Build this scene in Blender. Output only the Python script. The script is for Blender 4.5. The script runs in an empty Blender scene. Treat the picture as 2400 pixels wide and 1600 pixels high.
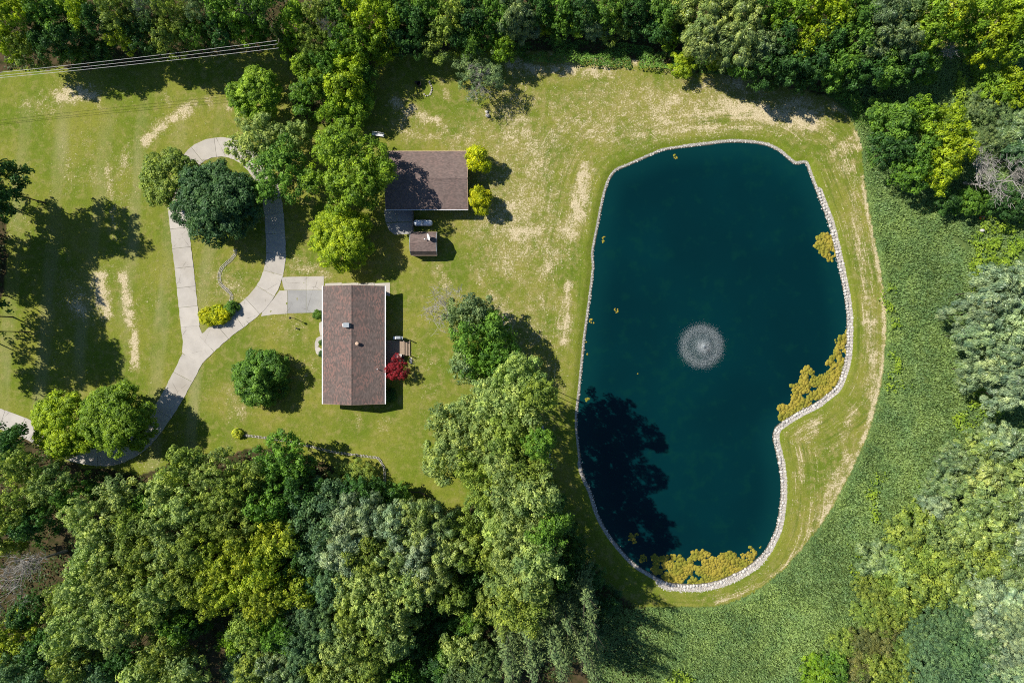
import bpy, math, random
import numpy as np
from mathutils import Vector, Matrix
R_ = math.radians
SC = bpy.context.scene
COL = SC.collection
rng = np.random.default_rng(7)
random.seed(7)

# ------------------------------------------------------------------ camera, world, sun, exposure
CAM_H = 112.0            # drone height in metres
PX = 0.07                # metres per photo pixel (2400 wide) on the ground
def W(px, py, z=0.0):
    """Place of a photo pixel on the horizontal plane at height z."""
    k = PX * (CAM_H - z) / CAM_H
    return Vector(((px - 1200) * k, (800 - py) * k, z))
def WA(pts, z=0.0):
    p = np.asarray(pts, float)
    k = PX * (CAM_H - z) / CAM_H
    return np.stack([(p[:, 0] - 1200) * k, (800 - p[:, 1]) * k], 1)

cam = bpy.data.cameras.new('camera'); cam.lens = 24; cam.sensor_width = 36
cam.clip_start = 1; cam.clip_end = 6000
cam_o = bpy.data.objects.new('camera', cam); COL.objects.link(cam_o)
cam_o.location = (0, 0, CAM_H); SC.camera = cam_o

SUN_EL = 47.0
SUN_DIR = Vector((0.905 * math.cos(R_(SUN_EL)), -0.425 * math.cos(R_(SUN_EL)), -math.sin(R_(SUN_EL))))
w = bpy.data.worlds.new('World'); SC.world = w; w.use_nodes = True
nt = w.node_tree; nt.nodes.clear()
sky = nt.nodes.new('ShaderNodeTexSky'); sky.sky_type = 'NISHITA'; sky.sun_disc = False
sky.ozone_density = 8.0; sky.air_density = 1.2; sky.dust_density = 0.4
sky.sun_elevation = R_(SUN_EL); sky.sun_rotation = R_(295.2)
bg = nt.nodes.new('ShaderNodeBackground'); bg.inputs['Strength'].default_value = 0.072
wo = nt.nodes.new('ShaderNodeOutputWorld')
nt.links.new(sky.outputs[0], bg.inputs[0]); nt.links.new(bg.outputs[0], wo.inputs[0])
sun = bpy.data.lights.new('sun', 'SUN'); sun.energy = 5.0; sun.angle = R_(0.53); sun.color = (1.0, 0.955, 0.88)
sun_o = bpy.data.objects.new('sun', sun); COL.objects.link(sun_o)
sun_o.rotation_euler = SUN_DIR.to_track_quat('-Z', 'Y').to_euler(); sun_o.location = (-60, 30, 90)
vs = SC.view_settings
vs.view_transform = 'Standard'; vs.look = 'None'; vs.exposure = 0.25; vs.gamma = 1; vs.use_curve_mapping = False
SC.render.engine = 'CYCLES'; SC.cycles.pixel_filter_type = 'BLACKMAN_HARRIS'; SC.cycles.filter_width = 1.05; SC.cycles.use_denoising = False
SC.cycles.max_bounces = 5; SC.cycles.diffuse_bounces = 3; SC.cycles.transparent_max_bounces = 4

# ------------------------------------------------------------------ helpers
def tag(o, label=None, cat=None, group=None, kind=None):
    if label: o['label'] = label
    if cat: o['category'] = cat
    if group: o['group'] = group
    if kind: o['kind'] = kind
    return o
def obj(name, mesh, mat=None, parent=None, loc=None):
    o = bpy.data.objects.new(name, mesh); COL.objects.link(o)
    if mat is not None and mesh is not None and len(mesh.materials) == 0: mesh.materials.append(mat)
    if parent is not None: o.parent = parent
    if loc is not None: o.location = loc
    return o
def empty(name, loc, rz=0.0):
    o = bpy.data.objects.new(name, None); COL.objects.link(o)
    o.location = loc; o.rotation_euler = (0, 0, rz); o.empty_display_size = 0.3
    return o
def np_mesh(name, V, F, attrs=None, smooth=False):
    """V (n,3); F (m,k) with k constant."""
    V = np.ascontiguousarray(V, np.float32); F = np.ascontiguousarray(F, np.int32)
    me = bpy.data.meshes.new(name)
    m, k = F.shape
    me.vertices.add(len(V)); me.vertices.foreach_set('co', V.ravel())
    me.loops.add(m * k); me.loops.foreach_set('vertex_index', F.ravel())
    me.polygons.add(m); me.polygons.foreach_set('loop_start', np.arange(m, dtype=np.int32) * k)
    if smooth: me.polygons.foreach_set('use_smooth', np.ones(m, bool))
    for an, av in (attrs or {}).items():
        a = me.attributes.new(an, 'FLOAT', 'POINT'); a.data.foreach_set('value', np.ascontiguousarray(av, np.float32))
    me.update(calc_edges=True)
    return me
class MB:
    """Collects boxes, prisms, tubes and lathes into one mesh."""
    def __init__(s): s.v = []; s.f = []
    def add(s, vs, fs):
        n = len(s.v); s.v += [tuple(v) for v in vs]; s.f += [tuple(i + n for i in f) for f in fs]
    def box(s, x0, x1, y0, y1, z0, z1, M=None):
        vs = [Vector(p) for p in ((x0,y0,z0),(x1,y0,z0),(x1,y1,z0),(x0,y1,z0),(x0,y0,z1),(x1,y0,z1),(x1,y1,z1),(x0,y1,z1))]
        if M is not None: vs = [M @ p for p in vs]
        s.add(vs, [(3,2,1,0),(4,5,6,7),(0,1,5,4),(1,2,6,5),(2,3,7,6),(3,0,4,7)])
    def prism(s, poly, z0, z1):
        n = len(poly)
        vs = [(p[0], p[1], z0) for p in poly] + [(p[0], p[1], z1) for p in poly]
        a = sum(poly[i][0]*poly[(i+1)%n][1] - poly[(i+1)%n][0]*poly[i][1] for i in range(n))
        if a < 0:
            vs = [(p[0], p[1], z0) for p in poly[::-1]] + [(p[0], p[1], z1) for p in poly[::-1]]
        s.add(vs, [tuple(range(n-1,-1,-1)), tuple(range(n, 2*n))] + [(i,(i+1)%n,n+(i+1)%n,n+i) for i in range(n)])
    def tube(s, pts, rads, seg=8, caps=True):
        pts = [Vector(p) for p in pts]; rings = []
        if not hasattr(rads, '__len__'): rads = [rads]*len(pts)
        base = len(s.v)
        for i, p in enumerate(pts):
            d = (pts[min(i+1,len(pts)-1)] - pts[max(i-1,0)])
            d = d.normalized() if d.length > 1e-9 else Vector((0,0,1))
            u = d.cross(Vector((0.3,0.9,0.2)) if abs(d.z) > 0.9 else Vector((0,0,1))).normalized(); v = d.cross(u)
            for k in range(seg):
                a = 2*math.pi*k/seg
                s.v.append(tuple(p + (u*math.cos(a) + v*math.sin(a))*rads[i]))
        for i in range(len(pts)-1):
            for k in range(seg):
                a = base+i*seg+k; b = base+i*seg+(k+1)%seg
                s.f.append((a, b, b+seg, a+seg))
        if caps:
            s.f.append(tuple(base+k for k in range(seg-1,-1,-1)))
            s.f.append(tuple(base+(len(pts)-1)*seg+k for k in range(seg)))
    def lathe(s, prof, seg=16, M=None):
        base = len(s.v)
        for r, z in prof:
            for k in range(seg):
                a = 2*math.pi*k/seg; p = Vector((r*math.cos(a), r*math.sin(a), z))
                s.v.append(tuple(M @ p if M is not None else p))
        for i in range(len(prof)-1):
            for k in range(seg):
                a = base+i*seg+k; b = base+i*seg+(k+1)%seg
                s.f.append((a, b, b+seg, a+seg))
        s.f.append(tuple(base+k for k in range(seg-1,-1,-1)))
        s.f.append(tuple(base+(len(prof)-1)*seg+k for k in range(seg)))
    def mesh(s, name, smooth=False):
        me = bpy.data.meshes.new(name); me.from_pydata(s.v, [], s.f)
        if smooth: me.polygons.foreach_set('use_smooth', [True]*len(me.polygons))
        me.update(); return me
    def build(s, name, mat, parent=None, loc=None, smooth=False):
        return obj(name, s.mesh(name, smooth), mat, parent, loc)

# value noise on arbitrary points (numpy)
def vnoise(x, y, seed=0):
    xi = np.floor(x).astype(np.int64); yi = np.floor(y).astype(np.int64)
    fx = x - xi; fy = y - yi; fx = fx*fx*(3-2*fx); fy = fy*fy*(3-2*fy)
    def h(a, b):
        n = (a*374761393 + b*668265263 + seed*974634777) & 0xffffffff
        n = ((n ^ (n >> 13)) * 1274126177) & 0xffffffff
        return ((n ^ (n >> 16)) & 0xffff) / 65535.0
    return (h(xi,yi)*(1-fx)+h(xi+1,yi)*fx)*(1-fy) + (h(xi,yi+1)*(1-fx)+h(xi+1,yi+1)*fx)*fy
def fbm(x, y, seed=0, oct=4):
    s = 0; a = 0.5; t = 0
    for i in range(oct):
        s = s + a*vnoise(x*2**i, y*2**i, seed+i*17); t += a; a *= 0.5
    return s/t
def in_poly(P, poly):
    x, y = P[:,0], P[:,1]; ins = np.zeros(len(P), bool); n = len(poly)
    for i in range(n):
        x0,y0 = poly[i]; x1,y1 = poly[(i+1)%n]
        if y0 == y1: continue
        c = ((y0 > y) != (y1 > y)) & (x < (x1-x0)*(y-y0)/(y1-y0)+x0)
        ins ^= c
    return ins
def line_dist(P, L, closed=False):
    d = np.full(len(P), 1e9); n = len(L)
    for i in range(n if closed else n-1):
        a = np.asarray(L[i], float); b = np.asarray(L[(i+1)%n], float); ab = b-a
        t = np.clip(((P-a)@ab)/max(ab@ab,1e-9), 0, 1)
        q = P - a - t[:,None]*ab
        d = np.minimum(d, np.hypot(q[:,0], q[:,1]))
    return d
def sstep(a, b, x):
    t = np.clip((x-a)/(b-a), 0, 1); return t*t*(3-2*t)
def catmull(P, n=6, closed=False):
    P = [np.asarray(p, float) for p in P]; out = []; m = len(P)
    for i in range(m if closed else m-1):
        if closed: p0,p1,p2,p3 = P[i-1],P[i],P[(i+1)%m],P[(i+2)%m]
        else: p0,p1,p2,p3 = P[max(i-1,0)],P[i],P[i+1],P[min(i+2,m-1)]
        for k in range(n):
            t = k/n
            out.append(0.5*((2*p1)+(p2-p0)*t+(2*p0-5*p1+4*p2-p3)*t*t+(3*p1-p0-3*p2+p3)*t**3))
    if not closed: out.append(P[-1])
    return np.array(out)
def resample(L, step, closed=False):
    L = np.asarray(L, float)
    if closed: L = np.vstack([L, L[:1]])
    s = np.concatenate([[0], np.cumsum(np.hypot(*(L[1:]-L[:-1]).T))])
    n = max(2, int(round(s[-1]/step))); t = np.linspace(0, s[-1], n+1)
    if closed: t = t[:-1]
    return np.stack([np.interp(t, s, L[:,0]), np.interp(t, s, L[:,1])], 1)

# ------------------------------------------------------------------ materials
class NT:
    def __init__(s, name):
        s.m = bpy.data.materials.new(name); s.m.use_nodes = True; s.t = s.m.node_tree; s.t.nodes.clear()
        s.out = s.n('ShaderNodeOutputMaterial')
    def n(s, typ, **kw):
        x = s.t.nodes.new(typ)
        for k, v in kw.items(): setattr(x, k, v)
        return x
    def l(s, a, b): s.t.links.new(a, b)
    def set(s, sock, v):
        if hasattr(v, 'is_output') or isinstance(v, bpy.types.NodeSocket): s.l(v, sock)
        else: sock.default_value = v
    def math(s, op, a, b=0.0, clamp=False):
        x = s.n('ShaderNodeMath', operation=op, use_clamp=clamp); s.set(x.inputs[0], a); s.set(x.inputs[1], b); return x.outputs[0]
    def mix(s, f, a, b, mode='MIX'):
        x = s.n('ShaderNodeMix', data_type='RGBA', blend_type=mode)
        s.set(x.inputs[0], f); s.set(x.inputs[6], a if not isinstance(a, tuple) else (*a[:3],1)); s.set(x.inputs[7], b if not isinstance(b, tuple) else (*b[:3],1))
        return x.outputs[2]
    def noise(s, scale, detail=3, rough=0.55, vec=None, dist=0.0):
        x = s.n('ShaderNodeTexNoise'); x.inputs['Scale'].default_value = scale; x.inputs['Detail'].default_value = detail
        x.inputs['Roughness'].default_value = rough; x.inputs['Distortion'].default_value = dist
        if vec is not None: s.l(vec, x.inputs['Vector'])
        return x.outputs['Fac']
    def ramp(s, f, a, b):
        x = s.n('ShaderNodeMapRange', interpolation_type='SMOOTHSTEP'); s.set(x.inputs[0], f); x.inputs[1].default_value = a; x.inputs[2].default_value = b
        return x.outputs[0]
    def coord(s, which='Object'): return s.n('ShaderNodeTexCoord').outputs[which]
    def attr(s, name): return s.n('ShaderNodeAttribute', attribute_name=name).outputs['Fac']
    def bump(s, h, strength=0.5, dist=0.05):
        x = s.n('ShaderNodeBump'); x.inputs['Strength'].default_value = strength; x.inputs['Distance'].default_value = dist; s.l(h, x.inputs['Height']); return x.outputs[0]
    def bsdf(s, col, rough=0.7, spec=0.3, normal=None, metal=0.0):
        b = s.n('ShaderNodeBsdfPrincipled'); s.set(b.inputs['Base Color'], col if not isinstance(col, tuple) else (*col[:3],1))
        s.set(b.inputs['Roughness'], rough); b.inputs['Specular IOR Level'].default_value = spec; b.inputs['Metallic'].default_value = metal
        if normal is not None: s.l(normal, b.inputs['Normal'])
        return b
    def done(s, sh): s.l(sh.outputs[0] if hasattr(sh,'outputs') else sh, s.out.inputs['Surface']); return s.m

def plain(name, col, rough=0.6, var=0.25, scale=6.0, spec=0.3, metal=0.0, bump=0.2):
    t = NT(name); c = t.coord()
    n = t.noise(scale, 4, 0.6, c); n2 = t.noise(scale*9, 2, 0.6, c)
    k = t.math('ADD', t.math('MULTIPLY', n, 0.65), t.math('MULTIPLY', n2, 0.35))
    cc = t.mix(t.ramp(k, 0.25, 0.75), tuple(x*(1-var) for x in col), tuple(min(1, x*(1+var)) for x in col))
    return t.done(t.bsdf(cc, rough, spec, t.bump(n2, bump, 0.02), metal))

def mat_foliage(name, rough=0.5, spec=0.35, trans=0.30):
    t = NT(name)
    oi = t.n('ShaderNodeObjectInfo')
    tint = t.attr('tint')
    big = t.noise(0.35, 2, 0.5, t.coord('Object'))
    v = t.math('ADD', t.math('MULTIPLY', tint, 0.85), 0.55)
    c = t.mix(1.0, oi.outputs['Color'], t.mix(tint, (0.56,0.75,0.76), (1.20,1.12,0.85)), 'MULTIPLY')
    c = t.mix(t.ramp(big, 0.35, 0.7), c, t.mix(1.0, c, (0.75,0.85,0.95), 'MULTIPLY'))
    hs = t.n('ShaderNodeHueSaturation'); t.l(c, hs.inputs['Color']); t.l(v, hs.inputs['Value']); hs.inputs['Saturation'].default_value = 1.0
    b = t.bsdf(hs.outputs[0], rough, spec)
    tr = t.n('ShaderNodeBsdfTranslucent')
    tc = t.mix(1.0, hs.outputs[0], (1.15,1.2,0.5), 'MULTIPLY'); t.l(tc, tr.inputs['Color'])
    mx = t.n('ShaderNodeMixShader'); mx.inputs[0].default_value = trans
    t.l(b.outputs[0], mx.inputs[1]); t.l(tr.outputs[0], mx.inputs[2])
    return t.done(mx.outputs[0])

M = {}
M['leaf'] = mat_foliage('leaf', 0.5, 0.3)
M['silver'] = mat_foliage('silver_leaf', 0.40, 0.6, 0.2)
M['needle'] = mat_foliage('needle', 0.6, 0.2, 0.1)
M['bark'] = plain('bark', (0.075,0.06,0.045), 0.9, 0.4, 5)
M['greybark'] = plain('grey_bark', (0.36,0.33,0.29), 0.9, 0.3, 5)
M['white'] = plain('white_paint', (0.78,0.78,0.77), 0.45, 0.05, 4)
M['fascia'] = plain('white_gutter', (0.80,0.80,0.80), 0.4, 0.06, 2)
M['siding'] = plain('tan_siding', (0.42,0.36,0.28), 0.7, 0.08, 3)
M['brownsiding'] = plain('brown_siding', (0.22,0.15,0.11), 0.7, 0.15, 3)
M['glass'] = plain('window_glass', (0.03,0.04,0.05), 0.08, 0.1, 3, 0.6)
M['dark'] = plain('dark_metal', (0.03,0.03,0.032), 0.5, 0.2, 8)
M['grey'] = plain('grey_metal', (0.33,0.36,0.38), 0.4, 0.15, 5, 0.5)
M['copper'] = plain('tan_vent_paint', (0.58,0.40,0.28), 0.5, 0.12, 5)
M['wood'] = plain('weathered_wood', (0.36,0.27,0.19), 0.8, 0.3, 6)
M['greywood'] = plain('grey_wood', (0.27,0.24,0.2), 0.85, 0.3, 6)
M['darkwood'] = plain('dark_timber', (0.06,0.045,0.035), 0.85, 0.3, 6)
M['stone'] = plain('limestone', (0.43,0.395,0.35), 0.85, 0.28, 1.6, 0.2, 0, 0.5)
M['palestone'] = plain('pale_stone', (0.60,0.56,0.50), 0.85, 0.2, 1.6, 0.2, 0, 0.5)
M['tank'] = plain('tank_paint', (0.74,0.76,0.78), 0.35, 0.06, 2, 0.5)
M['wire'] = plain('wire', (0.78,0.76,0.72), 0.5, 0.1, 2)
M['orange'] = plain('orange_plastic', (0.75,0.22,0.05), 0.5, 0.1, 4)
M['drops'] = plain('water_drops', (0.72,0.78,0.80), 0.3, 0.05, 4, 0.5)

def mat_concrete(name, base, dirt):
    t = NT(name); c = t.n('ShaderNodeNewGeometry').outputs['Position']
    a = t.noise(0.5, 5, 0.6, c); b = t.noise(9, 3, 0.6, c); d = t.noise(0.16, 3, 0.5, c)
    oi = t.n('ShaderNodeObjectInfo').outputs['Random']
    cc = t.mix(t.ramp(a, 0.3, 0.72), base, tuple(x*0.84 for x in base))
    cc = t.mix(t.math('MULTIPLY', t.ramp(b, 0.5, 0.75), 0.35), cc, tuple(x*0.7 for x in base))
    cc = t.mix(t.math('MULTIPLY', t.ramp(d, 0.50, 0.72), dirt), cc, (0.30,0.25,0.17))
    vo = t.n('ShaderNodeTexVoronoi', feature='DISTANCE_TO_EDGE'); vo.inputs['Scale'].default_value = 0.22; t.l(c, vo.inputs['Vector'])
    cr = t.math('MULTIPLY', t.math('LESS_THAN', vo.outputs[0], 0.006), t.ramp(a, 0.45, 0.6)); cc = t.mix(t.math('MULTIPLY', cr, 0.6), cc, (0.12,0.10,0.07))
    hs = t.n('ShaderNodeHueSaturation'); t.l(cc, hs.inputs['Color']); t.l(t.math('ADD', t.math('MULTIPLY', oi, 0.14), 0.93), hs.inputs['Value'])
    return t.done(t.bsdf(hs.outputs[0], 0.85, 0.2, t.bump(b, 0.25, 0.01)))
M['concrete'] = mat_concrete('concrete', (0.52,0.475,0.41), 0.25)
M['greyconcrete'] = mat_concrete('grey_concrete', (0.37,0.36,0.335), 0.35)

def mat_shingle(name, base, axis, red):
    """Shingle colour; the courses themselves are stepped geometry."""
    t = NT(name); c = t.coord('Object')
    sp = t.n('ShaderNodeSeparateXYZ'); t.l(c, sp.inputs[0])
    wn = t.n('ShaderNodeTexBrick'); mp = t.n('ShaderNodeMapping'); t.l(c, mp.inputs[0])
    if axis == 'y': mp.inputs['Rotation'].default_value = (0, 0, R_(90))
    t.l(mp.outputs[0], wn.inputs['Vector'])
    wn.inputs['Color1'].default_value = (0,0,0,1); wn.inputs['Color2'].default_value = (1,1,1,1); wn.inputs['Mortar'].default_value = (0.5,0.5,0.5,1)
    wn.inputs['Scale'].default_value = 1.0; wn.inputs['Mortar Size'].default_value = 0.0
    wn.inputs['Brick Width'].default_value = 0.33; wn.inputs['Row Height'].default_value = 0.145
    big = t.noise(0.45, 4, 0.6, c); mp2 = t.n('ShaderNodeMapping'); t.l(c, mp2.inputs[0])
    mp2.inputs['Scale'].default_value = (0.25,1.6,1) if axis == 'y' else (1.6,0.25,1)
    streak = t.noise(1.0, 3, 0.6, mp2.outputs[0]); fine = t.noise(22, 2, 0.6, c)
    k = t.math('ADD', t.math('MULTIPLY', wn.outputs['Color'], 0.28), t.math('ADD', t.math('MULTIPLY', fine, 0.38), t.math('MULTIPLY', streak, 0.42)))
    cc = t.mix(t.ramp(k, 0.2, 0.9), tuple(x*0.66 for x in base), tuple(x*1.3 for x in base))
    cc = t.mix(t.math('MULTIPLY', t.ramp(t.math('MULTIPLY', big, t.math('ADD', wn.outputs['Color'], 0.5)), 0.45, 0.8), red), cc, (0.36,0.17,0.13))
    cc = t.mix(t.math('MULTIPLY', t.ramp(streak, 0.55, 0.8), 0.35), cc, tuple(x*0.6 for x in base))
    return t.done(t.bsdf(cc, 0.9, 0.15, t.bump(fine, 0.4, 0.01)))
M['roof_house'] = mat_shingle('brown_red_shingles', (0.162,0.126,0.110), 'y', 0.4)
M['roof_garage'] = mat_shingle('brown_shingles', (0.190,0.142,0.123), 'x', 0.12)

def mat_ground():
    t = NT('ground_cover'); c = t.n('ShaderNodeNewGeometry').outputs['Position']
    dry, wood, mead, sd, ring, lush, stripe = (t.attr(a) for a in ('dry','wood','meadow','sd','ring','lush','stripe'))
    n1 = t.noise(0.12, 4, 0.55, c); n2 = t.noise(0.9, 4, 0.65, c); n3 = t.noise(4.2, 3, 0.75, c); n4 = t.noise(1.9, 4, 0.75, c, 0.6); n5 = t.noise(7.5, 2, 0.6, c)
    g = t.mix(t.ramp(n1, 0.35, 0.68), (0.135,0.185,0.018), (0.245,0.240,0.040))
    g = t.mix(t.math('MULTIPLY', t.ramp(n2, 0.44, 0.72), 0.7), g, (0.33,0.275,0.10))
    g = t.mix(t.math('MULTIPLY', t.ramp(t.math('ADD', dry, t.math('MULTIPLY', t.math('SUBTRACT', n2, 0.5), 0.9)), 0.10, 0.55), 0.55), g, (0.30,0.255,0.085))
    g = t.mix(lush, g, (0.165,0.215,0.016))
    g = t.mix(t.math('MULTIPLY', stripe, 0.55), g, (0.33,0.31,0.14))
    g = t.mix(t.math('MULTIPLY', t.ramp(n4, 0.54, 0.70), 0.65), g, (0.095,0.14,0.014))
    # mown lines that follow the bank
    cv = t.n('ShaderNodeCombineXYZ'); t.l(t.math('MULTIPLY', sd, 1.5), cv.inputs[0]); t.l(t.math('MULTIPLY', t.attr('arc'), 0.085), cv.inputs[1])
    st = t.noise(1.0, 4, 0.7, cv.outputs[0]); st2 = t.noise(3.2, 3, 0.7, cv.outputs[0])
    line = t.math('MULTIPLY', t.ramp(t.math('ADD', st, t.math('MULTIPLY', t.math('SUBTRACT', st2, 0.5), 0.7)), 0.50, 0.74), ring)
    g = t.mix(t.math('MULTIPLY', t.math('MULTIPLY', t.ramp(st, 0.5, 0.3), ring), 0.75), g, (0.085,0.135,0.014))
    d = t.math('ADD', t.math('ADD', dry, t.math('MULTIPLY', line, 0.62)), t.math('MULTIPLY', t.math('SUBTRACT', n4, 0.5), 2.2))
    d = t.math('ADD', d, t.math('MULTIPLY', t.math('SUBTRACT', n3, 0.5), 2.4))
    pale = t.math('MULTIPLY', t.ramp(d, 0.38, 1.05), 0.92)
    straw = t.mix(t.ramp(n5, 0.3, 0.7), (0.44,0.35,0.18), (0.72,0.61,0.41))
    lawn = t.mix(pale, g, straw)
    dk = t.math('ADD', t.math('ADD', 0.28, t.math('MULTIPLY', n3, 0.78)), t.math('MULTIPLY', n5, 0.6))
    hs = t.n('ShaderNodeHueSaturation'); t.l(lawn, hs.inputs['Color']); t.l(dk, hs.inputs['Value'])
    lawn = hs.outputs[0]
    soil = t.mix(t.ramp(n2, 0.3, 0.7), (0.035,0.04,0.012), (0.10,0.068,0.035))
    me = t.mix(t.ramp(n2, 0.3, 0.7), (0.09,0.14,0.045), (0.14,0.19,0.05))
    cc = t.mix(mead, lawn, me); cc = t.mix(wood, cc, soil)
    cc = t.mix(t.ramp(t.math('ADD', t.attr('gravel'), t.math('MULTIPLY', t.math('SUBTRACT', n3, 0.5), 0.35)), 0.45, 0.55), cc, t.mix(n5, (0.24,0.215,0.18), (0.50,0.455,0.39)))
    under = t.ramp(sd, 0.1, -0.25)
    cc = t.mix(under, cc, (0.05,0.05,0.03))
    return t.done(t.bsdf(cc, 0.95, 0.1, t.bump(t.math('ADD', n3, t.math('MULTIPLY', n4, 0.8)), 0.7, 0.09)))
M['ground'] = mat_ground()

def mat_water():
    t = NT('pond_water'); c = t.n('ShaderNodeNewGeometry').outputs['Position']
    sd = t.attr('sd'); n = t.noise(0.05, 3, 0.5, c); n2 = t.noise(0.45, 4, 0.6, c); sp = t.n('ShaderNodeSeparateXYZ'); t.l(c, sp.inputs[0])
    base = t.mix(t.ramp(n, 0.35, 0.7), (0.0006,0.0185,0.0225), (0.0006,0.0235,0.0275))
    clump = t.math('MULTIPLY', t.ramp(t.math('ADD', n2, t.math('MULTIPLY', n, 0.35)), 0.68, 0.9), 0.22)
    base = t.mix(clump, base, (0.004,0.045,0.024))
    shore = t.math('MULTIPLY', t.ramp(sd, -4.5, -0.3), 0.4)
    base = t.mix(shore, base, (0.003,0.046,0.044))
    w1 = t.noise(1.6, 3, 0.5, c); 
    return t.done(t.bsdf(base, 0.06, 0.2, t.bump(w1, 0.05, 0.02)))
M['water'] = mat_water()
def mat_algae():
    t = NT('floating_algae'); c = t.n('ShaderNodeNewGeometry').outputs['Position']; tint = t.attr('tint')
    n = t.noise(5, 3, 0.6, c); n2 = t.noise(0.35, 3, 0.5, c)
    cc = t.mix(tint, (0.30,0.25,0.028), (0.35,0.275,0.040)); cc = t.mix(t.math('MULTIPLY', t.ramp(n2, 0.42, 0.62), 0.9), cc, (0.20,0.205,0.022))
    cc = t.mix(t.ramp(n, 0.5, 0.8), cc, (0.20,0.14,0.025))
    return t.done(t.bsdf(cc, 0.8, 0.2, t.bump(n, 0.4, 0.03)))
M['algae'] = mat_algae()

# ------------------------------------------------------------------ outlines read off the photograph
POND_PX = [(1735,330),(1790,336),(1825,350),(1852,372),(1868,382),(1890,380),(1899,400),(1912,434),(1930,480),(1948,530),(1960,580),(1972,635),
 (1983,690),(1989,740),(1989,800),(1986,838),(1978,871),(1964,905),(1941,926),(1911,948),(1875,966),(1842,987),(1820,1005),(1816,1030),(1823,1060),
 (1832,1106),(1834,1157),(1830,1200),(1822,1240),(1806,1276),(1790,1300),(1755,1330),(1718,1350),(1682,1364),(1634,1372),(1572,1369),(1550,1360),
 (1523,1346),(1485,1321),(1450,1283),(1423,1247),(1400,1203),(1384,1152),(1364,1106),(1357,1055),(1351,984),(1358,912),(1369,800),(1371,783),(1382,701),
 (1391,625),(1389,593),(1398,543),(1418,446),(1439,402),(1468,387),(1520,364),(1555,350),(1600,343),(1660,336),(1700,331)]
POND = WA(catmull(POND_PX, 4, True))
MEAD_PX = [(1600,1423),(1650,1424),(1700,1416),(1750,1397),(1795,1368),(1850,1320),(1930,1222),(1972,1150),(2005,1085),(2035,1015),(2058,935),(2070,870),(2077,790),
 (2077,720),(2066,640),(2048,545),(2036,480),(2024,400),(2020,345),(2005,300),(1985,262),(1960,238),(1935,222)]
MEAD = WA(catmull(MEAD_PX, 4))
MEAD_POLY = np.vstack([WA([(1380,1424)]), MEAD, WA([(1935,150),(2500,80),(2700,80),(2700,1800),(1380,1800)])])
TOPW = WA([(-200,178),(0,168),(100,160),(220,158),(330,147),(430,140),(540,128),(640,118),(690,118),(700,180),(690,270),(760,290),(845,275),(865,180),(880,135),(1000,128),(1060,120),
 (1200,118),(1330,128),(1450,135),(1560,150),(1650,170),(1760,185),(1860,205),(1935,222),(2080,235),(2080,-200),(-200,-200)])
BOTW = WA([(-200,1010),(70,1030),(150,1085),(250,1105),(330,1110),(400,1085),(560,1060),(640,1040),(760,1080),(900,1150),(960,1170),(1060,1205),(1140,1150),(1240,1100),(1300,1180),(1340,1290),(1430,1380),(1540,1440),(1530,1700),(-200,1700)])
LEFTW = WA([(-300,380),(0,430),(20,560),(-20,900),(-300,900)])

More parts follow.
